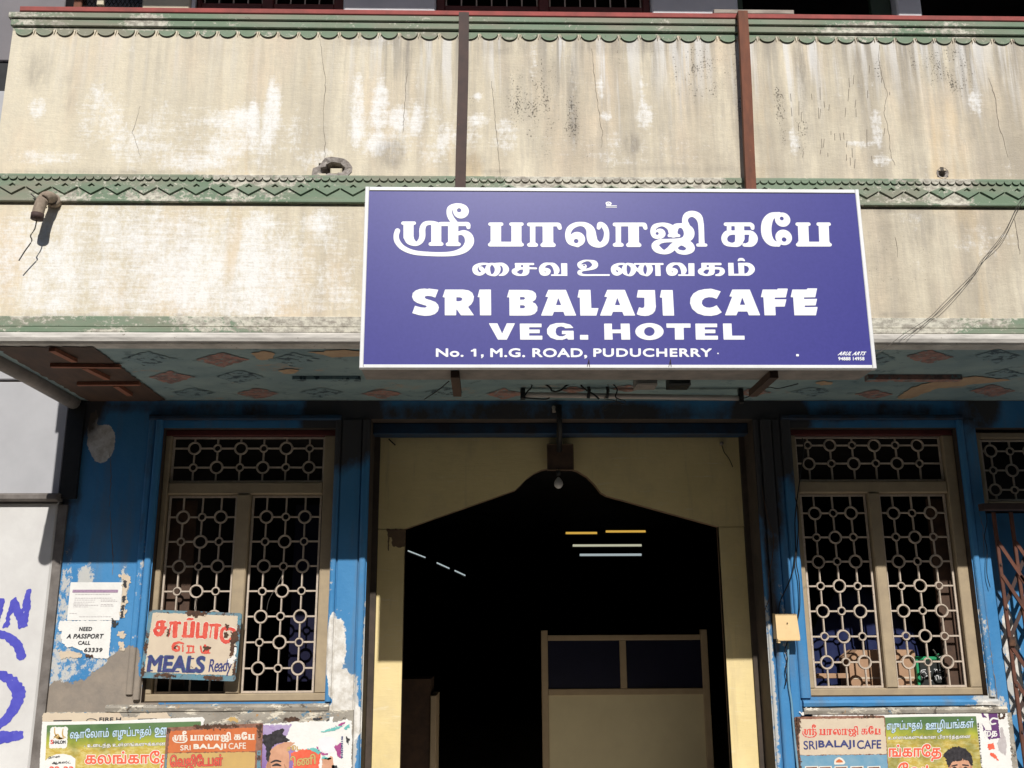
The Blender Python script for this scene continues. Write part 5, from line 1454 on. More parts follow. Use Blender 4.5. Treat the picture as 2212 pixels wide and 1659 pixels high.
# slab serifs on the big letters
I = Ink()
for a, b, y1, y2 in ((395, 470, 1070, 1315), (600, 670, 1075, 1325), (690, 850, 1075, 1328), (1110, 1200, 1100, 1338), (880, 940, 1320, 1330), (1010, 1060, 1320, 1335)):
    I.line(m_, YM, [(a, y2, 12), (b, y2, 12)])
    if b - a > 60: I.line(m_, YM, [(a, y1, 12), (b, y1, 12)])
put_ink('meals_lettering', I, YM - .0004, M['ink_dkblue'], Z_, .0024)
words('meals_lettering', 'Ready', m_, YM, (1450, 1410), (1850, 1400), (1480, 1115), M['ink_dkblue'], Z_, .0022, .001, .9, .04, .0005)
for pts in ([(1080, 255), (1450, 280), (1400, 350), (1290, 340), (1250, 375), (1180, 345), (1100, 350)], [(1760, 490), (1830, 500), (1850, 540), (1800, 580), (1760, 560)], [(1860, 640), (1960, 620), (1990, 760), (1930, 850), (1920, 960), (1880, 1080), (1840, 1060), (1850, 900), (1860, 800)],
            [(740, 580), (775, 580), (770, 700), (740, 700)], [(1880, 1290), (1960, 1120), (1940, 1380), (1880, 1400)], [(330, 900), (385, 700), (380, 900), (340, 1010)], [(270, 1290), (340, 1200), (330, 1400), (280, 1430)], [(850, 880), (900, 870), (900, 930), (860, 930)],
            [(1380, 880), (1500, 900), (1470, 960), (1380, 970)], [(1390, 1400), (1700, 1420), (1680, 1480), (1400, 1470)], [(560, 1360), (900, 1395), (880, 1420), (500, 1410)], [(1740, 650), (1800, 630), (1830, 700), (1740, 740)]):
    rough_blob(m_, ymn, pts, 'rust_patch', M['rustdark'], Z_, .003, .003)
rough_blob(m_, ymn, [(1830, 1100), (1900, 1060), (1930, 880), (1960, 860), (1940, 1120), (1870, 1200), (1800, 1160)], 'paint_smear', M['white'], Z_, .0034, .003)
cable('wire', 'thin wire tying the MEALS Ready sign to the grille above it', [c3(m_, 1215, 290, ymn - .002), c3(m_, 1240, 150, ymn + .03), c3(m_, 1235, 40, YG - .02)], .003, M['wire'], 'wire')
w1 = e1(1830, 380, YG - .03)
cable('wire', 'loose thin wire with a red bead hanging on the second grille of the left window', [(w1[0], YG - .03, w1[1]), c3(e1, 1780, 480, YG - .05), c3(e1, 1725, 580, YG - .05), c3(e1, 1710, 650, YG - .04)], .0022, M['wire'], 'wire')

# ================================================================== PAPER NOTICES ON THE BLUE WALL
n_ = crop(150, 1820, 270, 1493)
yn = YW - .003
def sheet(name, label, cat, cr, pts, Y, m, rough=0, group=None):
    a = cr(*pts[0], Y)
    E = empty(name, (a[0], Y, a[1]), label, cat, group)
    I = Ink().poly(cr, Y, pts); put_ink('paper', I, Y, m, E, .004, rough=rough); return E


E1 = sheet('printed_notice', 'white printed sheet with a mauve heading bar pasted on the blue wall', 'notice', n_, [(415, 198), (1335, 200), (1275, 868), (350, 868)], yn, M['white'])
M['mauve'] = simple('faded_mauve_ink', (.38, .26, .36), (.30, .20, .30), 90, .8, lo=.4, hi=.6)
M['faint'] = simple('faint_grey_ink', (.50, .46, .46), (.42, .38, .38), 60, .8)
put_ink('heading_bar', Ink().poly(n_, yn, [(455, 330), (1255, 330), (1250, 382), (445, 382)]), yn - .001, M['mauve'], E1, .003)
for y, a, b in ((412, 500, 1120), (478, 490, 1150), (512, 485, 845), (548, 475, 830), (580, 465, 720), (605, 470, 900), (632, 465, 715), (510, 950, 1200), (535, 950, 1250), (590, 950, 1170), (617, 945, 1180), (748, 400, 520), (806, 565, 1135)):
    I = Ink(); x_ = a
    while x_ < b:
        w_ = random.uniform(18, 50); I.line(n_, yn, [(x_, y, 5), (min(b, x_ + w_), y, 5)]); x_ += w_ + 16
    put_ink('text_line', I, yn - .001, M['faint'], E1, .0022)
E2 = sheet('passport_notice', 'torn white sheet reading NEED A PASSPORT CALL on the blue wall', 'notice', n_, [(225, 876), (1140, 872), (1110, 1200), (1085, 1545), (840, 1535), (735, 1470), (640, 1440), (622, 1400), (520, 1378), (450, 1330), (400, 1340), (340, 1345), (300, 1290), (262, 1270), (240, 1150), (255, 1060), (205, 1060), (200, 950)], yn - .0012, M['white'], .0015)
y2 = yn - .0024
words('notice_lettering', 'NEED', n_, y2, (565, 1055), (785, 1055), (570, 990), M['ink_black'], E2, .0016, .0014, 1.1, .03)
words('notice_lettering', 'A PASSPORT', n_, y2, (345, 1188), (975, 1188), (350, 1112), M['ink_black'], E2, .0016, .0016, 1.1, .03)
words('notice_lettering', 'CALL', n_, y2, (545, 1298), (755, 1298), (550, 1235), M['ink_black'], E2, .0016, .0014, 1.1, .03)
words('notice_lettering', '63339', n_, y2, (650, 1428), (965, 1428), (655, 1358), M['ink_black'], E2, .0016, .0016, 1.05, .03)
for nm, lb, pts in (('paper_scrap', 'tall torn scrap of old poster with dark letters right of the printed sheet', [(1260, 90), (1330, 60), (1430, 65), (1480, 150), (1440, 260), (1415, 400), (1420, 520), (1380, 640), (1400, 700), (1370, 810), (1290, 840), (1300, 600), (1335, 300), (1335, 160), (1280, 110)]),
                    ('paper_scrap', 'small torn scrap right of the passport notice', [(1260, 1060), (1350, 1060), (1370, 1170), (1300, 1190), (1260, 1140)]),
                    ('paper_scrap', 'lowest small torn scrap on the blue wall beside the window trim', [(1255, 1240), (1375, 1245), (1340, 1420), (1290, 1440)]),
                    ('paper_scrap', 'torn strip of old paper below the passport notice', [(215, 1400), (320, 1420), (450, 1425), (610, 1460), (590, 1530), (420, 1525), (240, 1545), (225, 1480)])):
    E_ = sheet(nm, lb, 'paper scrap', n_, pts, yn - .0006, M['tinbeige'], .0035, 'torn paper scraps on the blue wall')
    if pts[0][0] == 1260 and pts[0][1] == 90:
        for q in ([(1345, 160), (1405, 170), (1400, 290), (1370, 300), (1340, 250)], [(1325, 440), (1385, 440), (1370, 560), (1320, 570)], [(1310, 600), (1370, 600), (1360, 680), (1305, 690)], [(1300, 700), (1350, 700), (1345, 810), (1300, 820)]):
            rough_blob(n_, yn, q, 'old_print', M['ink_black'], E_, .0016, .002, .002)
rough_blob(n_, yn, [(1150, 850), (1210, 870), (1250, 940), (1210, 990), (1150, 970)], 'peeled_spot', M['ink_black'], B, .002, .004)
rough_blob(n_, yn, [(665, 1465), (830, 1480), (815, 1530), (690, 1515)], 'peeled_spot', M['rustdark'], B, .004, .002)

# ================================================================== POSTERS AND TIN SIGNS BELOW THE LEFT WINDOW
def graded(name, stops, sc=14, mixc=None, axis=2):
    t = NT(name); z = t.sep(axis)
    c = stops[0][1]
    for (z0_, c0), (z1_, c1) in zip(stops[:-1], stops[1:]):
        c = t.mix(t.ramp(z, z0_, z1_), c, c1)
    if mixc: c = t.mix(t.ramp(t.noise((sc, sc, sc * 1.6), 5, .7), .5, .66), c, mixc)
    return t.out(c, .42, 0, .4)


eL = crop(100, 2270, 460); fL = crop(500, 2270, 650); gR = crop(2464, 2248, 800)
yp = YW - .0235
yq = yp - .010
E_ = sheet('paper_scrap', 'long pale strip of old poster with half hidden print above the green poster', 'paper scrap', eL, [(165, 140), (170, 60), (230, 10), (600, 8), (1350, 12), (1380, 70), (1640, 75), (1680, 20), (2060, 5), (2120, 60), (2130, 160), (900, 190)], yp + .0004, M['tinbeige'], .0025)
put_ink('old_print', Ink().line(eL, yp, [(345, 132, 9), (612, 128, 9)]), yp - .0006, M['ink_black'], E_, .002)
put_ink('old_print', Ink().line(eL, yp, [(1640, 110, 9), (1915, 104, 9)]), yp - .0006, M['ink_black'], E_, .002)
put_ink('old_print', Ink().line(eL, yp, [(845, 128, 6), (880, 104, 6), (950, 104, 6), (1005, 125, 6)]), yp - .0006, M['ink_black'], E_, .002)
words('old_print', 'FIRE H', eL, yp - .0006, (1040, 140), (1370, 138), (1045, 84), M['ink_black'], E_, .0018, .0012)
PL = sheet('green_poster', 'green and yellow Tamil poster left of the orange tin sign, below the left window', 'poster', eL, [(165, 148), (1200, 135), (2212, 90), (2620, 75), (2660, 110), (2640, 160), (2640, 1900), (60, 1900)], yp - .001, M['white'], .0006, 'green Tamil posters')
zt = eL(1000, 190, yp)[1]; zb = eL(1000, 856, yp)[1]
M['postergreen'] = graded('green_poster_print', [(zt, (.10, .19, .07)), (zt - .05, (.10, .19, .07)), (zt - .10, (.42, .40, .04)), (zt - .16, (.45, .33, .07)), (zt - .5, (.30, .24, .06))], 18, (.55, .42, .10))
M['postergreen'] = None
def poster_print(name, zt_):
    t = NT(name); z = t.sep(2)
    c = t.mix(t.ramp(z, zt_ - .035, zt_ - .10), (.115, .20, .085), (.40, .42, .05))
    c = t.mix(t.ramp(t.math('ADD', z, t.math('MULTIPLY', t.noise((18, 18, 30), 5, .7), .05)), zt_ - .07, zt_ - .12), c, t.mix(t.ramp(t.noise((30, 30, 60), 5, .7), .42, .6), (.50, .36, .07), (.62, .52, .20)))
    c = t.mix(t.ramp(t.noise((6, 6, 6), 3, .5, (2, 8, 1)), .48, .62, 0, .5), c, (.05, .12, .04))
    t.bump(t.noise((14, 14, 9), 5, .6), .3, .01)
    return t.out(c, .4, 0, .45)


M['pg1'] = poster_print('green_poster_print_left', zt)
put_ink('printed_picture', Ink().poly(eL, yp, [(240, 200), (1200, 178), (2212, 150), (2600, 140), (2600, 1900), (160, 1900)]), yp - .0018, M['pg1'], PL, .004)
plate_ink(eL, yp, [(298, 228), (565, 225), (548, 552), (268, 550)], 'logo_card', M['white'], PL, .0026, r=40)
for w_ in ([(360, 240, 7), (365, 330, 10), (420, 390, 14), (470, 400, 12)], [(490, 255, 7), (480, 320, 10), (490, 370, 12), (530, 385, 5)], [(345, 400, 6), (400, 340, 9), (440, 390, 12)], [(350, 370, 5), (420, 405, 12), (500, 400, 8)]):
    put_ink('logo_bird', Ink().line(eL, yp, w_), yp - .0034, M['tinyellow'], PL, .002)
words('logo_lettering', 'S', eL, yp - .0034, (295, 485), (335, 485), (295, 425), M['ink_red'], PL, .0015, .0012)
words('logo_lettering', 'HALOM', eL, yp - .0034, (338, 484), (522, 484), (338, 435), M['ink_black'], PL, .0015, .001)
M['ink_sky'] = simple('pale_blue_poster_ink', (.60, .72, .80), (.38, .55, .72), 70, .5)
M['ink_shadow'] = simple('dark_green_poster_ink', (.03, .05, .06), (.03, .05, .06), 9, .6)
M['ink_pwhite'] = simple('white_poster_ink', (.82, .80, .74), (.74, .72, .66), 60, .5)
M['ink_pred'] = simple('red_poster_ink', (.72, .10, .055), (.80, .16, .09), 40, .45)
def title(body, cr, Y, bl, br, tl, par, m1, m2, cell=.0018, g1=.0022, g2=.0008, clip=None, nm='tamil_title'):
    t_ = type_ink(body, cr, Y, bl, br, tl)
    put_ink(nm + '_edge', t_, Y - .0026, m2, par, cell, g1, clip)
    put_ink(nm, t_, Y - .0032, m1, par, cell, g2, clip)


xclip = fL(96, 300, yp)[0]
clipL = np.array([-9, -9, xclip, 9.])
title('ஷாேலாம்', eL, yp, (598, 450), (1190, 425), (598, 262), PL, M['ink_sky'], M['ink_shadow'])
title('எழுப்புதல்', eL, yp, (1250, 432), (1838, 405), (1250, 240), PL, M['ink_sky'], M['ink_shadow'])
title('ஊ', eL, yp, (1895, 385), (2090, 378), (1895, 238), PL, M['ink_sky'], M['ink_shadow'], clip=clipL)
title('- உைடந்த உள்ளங்களுக்கான', eL, yp, (812, 560), (2060, 530), (812, 478), PL, M['ink_pwhite'], M['ink_shadow'], .0014, .0016, .0004, clipL)
title('கலங்காேத', eL, yp, (830, 860), (2150, 850), (830, 600), PL, M['ink_pred'], M['ink_pwhite'], .002, .0055, .0022, clipL)
put_ink('white_balloon', Ink().poly(eL, yp, [(180, 780), (260, 700), (380, 645), (500, 638), (610, 665), (680, 715), (670, 900), (660, 1300), (150, 1300)]), yp - .0026, M['white'], PL, .003)
words('small_print', 'நாள்', eL, yp - .0034, (262, 720), (440, 712), (262, 672), M['ink_black'], PL, .0014, .0006)
words('small_print', 'ஆகஸ்ட்', eL, yp - .0034, (315, 805), (605, 798), (315, 752), M['ink_black'], PL, .0014, .0006)
words('small_print', '22-23', eL, yp - .0034, (280, 920), (640, 920), (280, 835), M['ink_pred'], PL, .0018, .002)

# purple poster
PP = sheet('purple_poster', 'torn purple poster with a half hidden face right of the orange tin sign', 'poster', fL, [(1100, 128), (1150, 125), (1400, 112), (1700, 100), (1860, 95), (1880, 50), (1915, 50), (1900, 120), (2000, 90), (2060, 70), (2110, 100), (2118, 300), (2105, 700), (2090, 1300), (1000, 1300)], yp - .001, M['white'], .002)
M['purple'] = graded('purple_print', [(zt - .3, (.20, .10, .33)), (zt, (.42, .34, .52))], 20, (.30, .19, .42))
put_ink('printed_picture', Ink().poly(fL, yp, [(1150, 140), (1460, 135), (1420, 230), (1380, 330), (1500, 420), (1400, 1300), (1100, 1300)]), yp - .0016, M['purple'], PP, .004, rough=.002)
M['skin'] = simple('printed_skin_tone', (.62, .34, .22), (.52, .27, .17), 22, .5)
M['hair'] = simple('printed_black_hair', (.02, .018, .02), (.05, .045, .05), 50, .5)
M['teal'] = simple('printed_teal', (.12, .42, .40), (.18, .50, .46), 30, .6)
M['magenta'] = simple('printed_magenta', (.30, .05, .20), (.42, .10, .26), 30, .6)
put_ink('printed_face', Ink().poly(fL, yp, [(1225, 420), (1300, 350), (1420, 320), (1500, 330), (1420, 400), (1440, 480), (1430, 640), (1380, 900), (1230, 900), (1185, 620), (1185, 560), (1215, 560)]), yp - .0022, M['skin'], PP, .003, rough=.001)
put_ink('printed_hair', Ink().poly(fL, yp, [(1150, 245), (1230, 240), (1290, 195), (1370, 175), (1390, 190), (1360, 230), (1400, 270), (1440, 300), (1400, 325), (1320, 340), (1260, 370), (1230, 420), (1215, 540), (1185, 520), (1185, 370), (1150, 330)]), yp - .0028, M['hair'], PP, .003, rough=.002)
put_ink('printed_hair', Ink().line(fL, yp, [(1240, 545, 7), (1290, 525, 10), (1345, 535, 7)]), yp - .0028, M['hair'], PP, .002)
put_ink('printed_eye', Ink().line(fL, yp, [(1255, 580, 6), (1300, 568, 13), (1345, 580, 6)]), yp - .0028, M['hair'], PP, .002)
put_ink('printed_red_band', Ink().poly(fL, yp, [(1450, 440), (1600, 400), (1780, 440), (1760, 560), (1700, 900), (1440, 900), (1480, 560)]), yp - .0018, M['ink_pred'], PP, .003, rough=.002)
title('ிணி', fL, yp, (1450, 590), (1720, 560), (1450, 480), PP, M['tinyellow'], M['ink_shadow'], .0018, .003, .002)
words('tamil_title', 'சூட', fL, yp - .0030, (1410, 420), (1560, 410), (1410, 365), M['tinyellow'], PP, .0018, .0016)
put_ink('printed_face', Ink().poly(fL, yp, [(1760, 290), (1830, 262), (1930, 280), (1945, 340), (1920, 430), (1850, 450), (1790, 420), (1750, 350)]), yp - .0020, M['whitepaint'], PP, .003, rough=.002)
for m2, pts in (('teal', [(1770, 215), (1900, 165), (2020, 150), (1940, 190), (1860, 215)]), ('magenta', [(1940, 150), (2000, 115), (2040, 110), (2010, 145)]), ('teal', [(2030, 170), (2090, 130), (2090, 160), (2050, 190)]), ('magenta', [(1925, 370), (2000, 330), (2000, 500), (1960, 480)]), ('teal', [(1620, 400), (1700, 380), (1790, 430), (1760, 450)]),
                ('ink_black', [(1690, 62), (1790, 58), (1800, 70), (1740, 85), (1700, 95)]), ('ink_black', [(1840, 95), (1885, 62), (1870, 90)]), ('magenta', [(1730, 370), (1800, 440), (1860, 450), (1790, 470)]), ('skin', [(1800, 500), (1900, 480), (1930, 620), (1850, 700), (1790, 620)]), ('ink_black', [(2055, 260), (2090, 290), (2080, 350), (2050, 330)]),
                ('teal', [(1800, 480), (1900, 500), (1860, 520), (1790, 505)]), ('ink_black', [(1900, 580), (1960, 570), (1970, 620), (1900, 640)])):
    rough_blob(fL, yp, pts, 'torn_print', M[m2], PP, .0034, .002)
words('small_print', '9443293146', fL, yp - .0036, (2018, 500), (2018, 260), (1998, 500), M['ink_dkblue'], PP, .0014, .0008)

# tin sign, orange and yellow
def tin_plate(name, label, cr, pts, m, group):
    a = cr(*pts[3], yq)
    E = empty(name, (a[0], yq, a[1]), label, 'sign', group)
    MB().prism(rquad(cr, yq, pts, 20), yq, yq + .009).build('tin_plate', M[m], E); return E


TO = tin_plate('orange_tin_sign', 'orange and yellow rusty tin cafe sign below the left window', fL, [(105, 168), (1150, 120), (1105, 1500), (20, 1500)], 'tinrust', 'painted tin signs of the cafe')
put_ink('orange_panel', Ink().poly(fL, yq, [(140, 205), (1085, 165), (1068, 425), (118, 440)]), yq - .001, M['tinorange'], TO, .004, rough=.0015)
put_ink('yellow_panel', Ink().poly(fL, yq, [(117, 446), (1068, 431), (1030, 1490), (60, 1490)]), yq - .001, M['tinyellow'], TO, .004, rough=.0012)
put_ink('blue_edge', Ink().poly(fL, yq, [(95, 450), (112, 450), (80, 1490), (40, 1490)]), yq - .001, M['tinblue'], TO, .003, rough=.001)
put_ink('blue_edge', Ink().poly(fL, yq, [(1090, 420), (1128, 410), (1100, 1490), (1050, 1490)]), yq - .001, M['tinblue'], TO, .003, rough=.001)


def mini(fx0, fx1, fy0, fy1, base, dx, slope=0.0):
    """maps the main sign's first line (its crop coordinates) into a small sign"""
    def f(X): pass


def mini_line(cr, Y, X0, X1, YT_, YB_, m, par, name, skew=0.0, cell=.0016, outline=None, hwide=0.0, scramble=0.0):
    """first Tamil line of the main board redrawn small: board coordinates u 0..1 across, v 0..1 down"""
    def conv(ox):
        k = 550 / 2212
        def g(x, y, Y_):
            sx = ox + x * k; sy = 620 + y * k
            u = (sx - 1253) / (2652 - 1253); v = (sy - 648) / (815 - 648)
            return cr(X0 + u * (X1 - X0), YT_ + v * (YB_ - YT_) + skew * u, Y_)
        return g
    L = cafe_line(conv(1240), conv(1760), conv(2260), Y)
    for I in L:
        if outline: put_ink(name + '_edge', I, Y + .0005, outline, par, cell, .0016)
        put_ink(name, I, Y, m, par, cell, hwide, rough=scramble)


mini_line(fL, yq - .0022, 168, 1062, 205, 335, M['ink_white'], TO, 'tamil_letter', -14, hwide=.0004)
words('cafe_lettering', 'SRI', fL, yq - .0022, (255, 415), (365, 412), (255, 360), M['ink_white'], TO, .0016, .0006)
words('cafe_lettering', 'BALAJI', fL, yq - .0022, (402, 412), (748, 405), (402, 350), M['ink_white'], TO, .0016, .0024, 1.1)
words('cafe_lettering', 'CAFE', fL, yq - .0022, (778, 402), (965, 396), (778, 336), M['ink_white'], TO, .0016, .0006)
ti = type_ink('ெவஜிேடபள்', fL, yq - .0022, (145, 640), (712, 625), (145, 468))
put_ink('tamil_lettering_edge', ti, yq - .0018, M['tinrust'], TO, .002, .004)
put_ink('tamil_lettering', ti, yq - .0024, M['ink_red'], TO, .0018, .002, rough=.0005)
for pts in ([(400, 140), (860, 130), (880, 160), (700, 175), (690, 200), (670, 170), (430, 185)], [(1080, 140), (1140, 130), (1130, 260), (1100, 270), (1090, 180)], [(105, 180), (150, 185), (140, 230), (110, 230)]):
    rough_blob(fL, yq, pts, 'rust_patch', M['rustdark'], TO, .0014, .004)

# ================================================================== BELOW THE RIGHT WINDOW
TR = tin_plate('beige_tin_sign', 'beige and light blue rusty tin cafe sign below the right window', gR, [(188, 103), (985, 92), (1062, 1200), (275, 1200)], 'tinrust', 'painted tin signs of the cafe')
put_ink('beige_panel', Ink().poly(gR, yq, [(225, 122), (978, 112), (1002, 430), (238, 440)]), yq - .001, M['tinbeige'], TR, .004, rough=.0012)
put_ink('blue_panel', Ink().poly(gR, yq, [(239, 444), (1003, 434), (1050, 1190), (285, 1190)]), yq - .001, M['skyblue'], TR, .004, rough=.0012)
mini_line(gR, yq - .0022, 258, 952, 168, 285, M['ink_red'], TR, 'tamil_letter', -8, outline=M['ink_white'], hwide=.0002, scramble=.0006)
words('cafe_lettering', 'SRI', gR, yq - .0022, (272, 390), (390, 388), (268, 315), M['ink_dkblue'], TR, .0016, .0008)
words('cafe_lettering', 'BALAJI', gR, yq - .0022, (405, 388), (720, 384), (402, 313), M['ink_dkblue'], TR, .0016, .0024, 1.1)
words('cafe_lettering', 'CAFE', gR, yq - .0022, (742, 384), (952, 380), (742, 310), M['ink_dkblue'], TR, .0016, .0014)
put_ink('arch_shape_edge', Ink().line(gR, yq, [(545, 512, 8), (550, 485, 8), (582, 466, 8), (614, 484, 8), (622, 510, 8), (545, 514, 8)]), yq - .0022, M['ink_white'], TR, .002)
put_ink('arch_shape', Ink().poly(gR, yq, [(545, 510), (552, 484), (582, 470), (612, 483), (620, 508)]), yq - .0018, M['tinorange'], TR, .002)
for i, xx in enumerate((300, 420, 560, 700, 850)):
    put_ink('painted_letter_top_edge', Ink().poly(gR, yq, [(xx - 20, 538), (xx + 96, 534), (xx + 102, 620), (xx - 14, 620)]), yq - .0016, M['ink_white'], TR, .0025)
    put_ink('painted_letter_top', Ink().poly(gR, yq, [(xx - 10, 546), (xx + 86, 542), (xx + 92, 620), (xx - 4, 620)]), yq - .0022, M['tinrust'], TR, .0025)
for pts in ([(195, 105), (240, 110), (235, 250), (215, 250), (205, 180)], [(188, 110), (205, 110), (250, 600), (232, 600)], [(780, 92), (900, 92), (880, 110), (800, 112)]):
    rough_blob(gR, yq, pts, 'rust_patch', M['rustdark'], TR, .0026, .003)
PR = sheet('green_poster', 'green and yellow Tamil poster with a dark-haired man, below the right window', 'poster', gR, [(930, 85), (1300, 78), (1815, 70), (1822, 130), (1850, 553), (1890, 1200), (950, 1200)], yp - .001, M['white'], .0006, 'green Tamil posters')
ztr = gR(1300, 100, yp)[1]
M['pg2'] = poster_print('green_poster_print_right', ztr)
put_ink('printed_picture', Ink().poly(gR, yp, [(950, 108), (1300, 100), (1788, 96), (1836, 553), (1870, 1150), (970, 1150)]), yp - .0018, M['pg2'], PR, .004)
title('எழுப்புதல்', gR, yp, (1002, 246), (1312, 238), (1002, 138), PR, M['ink_sky'], M['ink_shadow'])
title('ஊழியங்கள்', gR, yp, (1345, 244), (1768, 225), (1345, 132), PR, M['ink_sky'], M['ink_shadow'])
title('உள்ளங்களுக்கான பிரார்த்தைன', gR, yp, (1012, 312), (1740, 300), (1012, 268), PR, M['ink_pwhite'], M['ink_shadow'], .0014, .0016, .0004)
title('ங்காேத', gR, yp, (1022, 492), (1480, 490), (1022, 345), PR, M['ink_pred'], M['ink_pwhite'], .002, .0055, .0022)
title('ேவ!', gR, yp, (1100, 640), (1365, 640), (1100, 505), PR, M['ink_pred'], M['ink_pwhite'], .002, .0055, .0022)
put_ink('printed_face', Ink().poly(gR, yp, [(1548, 520), (1580, 480), (1680, 470), (1735, 500), (1762, 560), (1760, 700), (1560, 700), (1540, 580)]), yp - .0024, M['skin'], PR, .003)
put_ink('printed_hair', Ink().poly(gR, yp, [(1520, 470), (1500, 440), (1530, 400), (1580, 372), (1640, 365), (1690, 380), (1735, 420), (1755, 470), (1765, 530), (1745, 530), (1725, 495), (1690, 480), (1600, 492), (1565, 510), (1548, 545), (1530, 510)]), yp - .0030, M['hair'], PR, .003, rough=.002)
put_ink('printed_hair', Ink().line(gR, yp, [(1575, 535, 5), (1620, 525, 6)]), yp - .0032, M['hair'], PR, .002)
put_ink('printed_hair', Ink().line(gR, yp, [(1670, 525, 6), (1720, 530, 5)]), yp - .0032, M['hair'], PR, .002)
words('small_print', 'y. Cell : 9443293146', gR, yp - .003, (1850, 560), (1818, 155), (1832, 560), M['ink_black'], PR, .0014, .0006)
E_ = sheet('torn_poster', 'torn white and violet poster strip at the right of the green poster', 'poster', gR, [(1812, 15), (1950, 20), (1945, 50), (2010, 45), (2060, 70), (2080, 200), (2110, 553), (2160, 1200), (1860, 1200), (1830, 300)], yp - .0004, M['white'], .003)
for m2, pts in (('magenta', [(1828, 55), (1870, 90), (1885, 110), (1845, 105)]), ('magenta', [(1895, 62), (1975, 55), (1990, 200), (2000, 290), (1900, 300), (1870, 220), (1930, 220), (1905, 140)]), ('magenta', [(1840, 160), (1868, 215), (1855, 230)]), ('ink_pred', [(1888, 345), (1940, 335), (1955, 385), (1900, 395)]), ('ink_pred', [(1905, 410), (1960, 430), (1990, 490), (1950, 470), (1915, 440)]),
                ('rustdark', [(1980, 65), (2000, 60), (2005, 100), (2025, 100), (2020, 70), (2045, 70), (2040, 120), (1990, 125)]), ('teal', [(2000, 200), (2020, 190), (2035, 260), (2060, 330), (2050, 440), (1990, 400), (1975, 330), (2005, 270)])):
    m2 = {'magenta': 'purpledark', 'teal': 'faint'}.get(m2, m2)
    if m2 == 'purpledark' and m2 not in M: M[m2] = simple('dark_violet_print', (.10, .03, .13), (.13, .05, .17), 20, .6)
    rough_blob(gR, yp, pts, 'torn_print', M[m2], E_, .0016, .0015)
words('old_print', 'றத', gR, yp - .0026, (1868, 285), (1975, 285), (1868, 228), M['white'], E_, .0016, .0016)
put_ink('old_print', Ink().line(gR, yp, [(1960, 160, 6), (1925, 165, 7), (1912, 140, 7), (1935, 115, 7), (1975, 120, 7)]), yp - .0026, M['white'], E_, .0016)
for i, (lb, cr_, pts) in enumerate((('torn white corner of paper at the left above the beige tin sign', gR, [(225, 60), (260, 90), (300, 82), (340, 84), (370, 90), (372, 30), (350, 40), (330, 20), (318, 45), (290, 15), (282, 50), (255, 70)]),
                        ('white strip of paper left above the right green poster', gR, [(375, 30), (700, 40), (960, 65), (980, 88), (600, 92), (372, 92)]),
                        ('small yellow torn scrap above the orange tin sign', fL, [(760, 90), (800, 45), (840, 50), (880, 90), (880, 108), (820, 100)]), ('small dark and yellow scrap above the purple poster', fL, [(1370, 95), (1400, 60), (1500, 50), (1560, 80), (1500, 105)]))):
    E_ = sheet('paper_scrap', lb, 'paper scrap', cr_, pts, yp + .0002, M[('white', 'white', 'tinyellow', 'rustdark')[i]], .003, 'torn paper scraps on the cement')

# ================================================================== INSIDE
YR = 8.5
def P2(x, y): return at(x, y, YR)
xa = P2(1169, 1400)[0]; xb_ = P2(1528, 1400)[0]; zt2 = P2(1200, 1372)[1]
PT = empty('partition_screen', ((xa + xb_) / 2, YR, .13), 'cream board partition with two dark panes standing inside the dark doorway', 'partition')
zr1 = P2(1200, 1384)[1]; zs1 = P2(1200, 1488)[1]; zs2 = P2(1200, 1502)[1]
xm0, xm1 = P2(1338, 1400)[0], P2(1352, 1400)[0]
box('upright', xa, xa + .055, YR - .02, YR + .03, .13, zt2 + .04, M['partframe'], PT, .004)
box('upright', xb_ - .055, xb_, YR - .02, YR + .03, .13, zt2 + .04, M['partframe'], PT, .004)
box('rail', xa + .056, xb_ - .056, YR - .015, YR + .03, zr1, zt2, M['partframe'], PT, .004)
box('rail', xa + .056, xb_ - .056, YR - .015, YR + .03, zs2, zs1, M['partframe'], PT, .004)
box('mullion', xm0, xm1, YR - .016, YR + .03, zs1 + .001, zr1 - .001, M['partframe'], PT, .004)
box('pane', xa + .056, xm0 - .001, YR, YR + .01, zs1, zr1, M['navy'], PT)
box('pane', xm1 + .001, xb_ - .056, YR, YR + .01, zs1, zr1, M['navy'], PT)
box('lower_board', xa + .056, xb_ - .056, YR, YR + .015, .13, zs2 - .001, M['partition'], PT)
cb = crop(1080, 1623, 1100)
x0_, z0_ = cb(410, 1090, 7.6); x1_, _ = cb(590, 1100, 7.6); x2_, _ = cb(626, 1100, 7.6); zc = cb(600, 1195, 7.6)[1]
CB = empty('counter', (x0_, 7.6, .13), 'dark brown counter front with a paler edge post just inside the doorway', 'counter')
box('front_board', x0_ - .3, x1_ - .001, 7.62, 8.1, .13, z0_, M['darkwood'], CB)
box('edge_post', x1_, x2_, 7.6, 8.1, .13, zc, M['partframe'], CB, .004)
LAMPS = [(( 445, 285), (552, 325), 'left wall, nearest the door', 'lampwhite'), ((630, 362), (706, 395), 'left wall, the middle one', 'lampwhite'), ((745, 412), (808, 440), 'left wall, farthest from the door', 'lampwhite'),
         ((1455, 170), (1655, 162), 'amber, left of the pair', 'lampamber'), ((1712, 160), (1966, 154), 'amber, right of the pair', 'lampamber'), ((1500, 250), (1940, 230), 'cream', 'lampcream'), ((1545, 310), (1940, 302), 'white', 'lampwhite')]
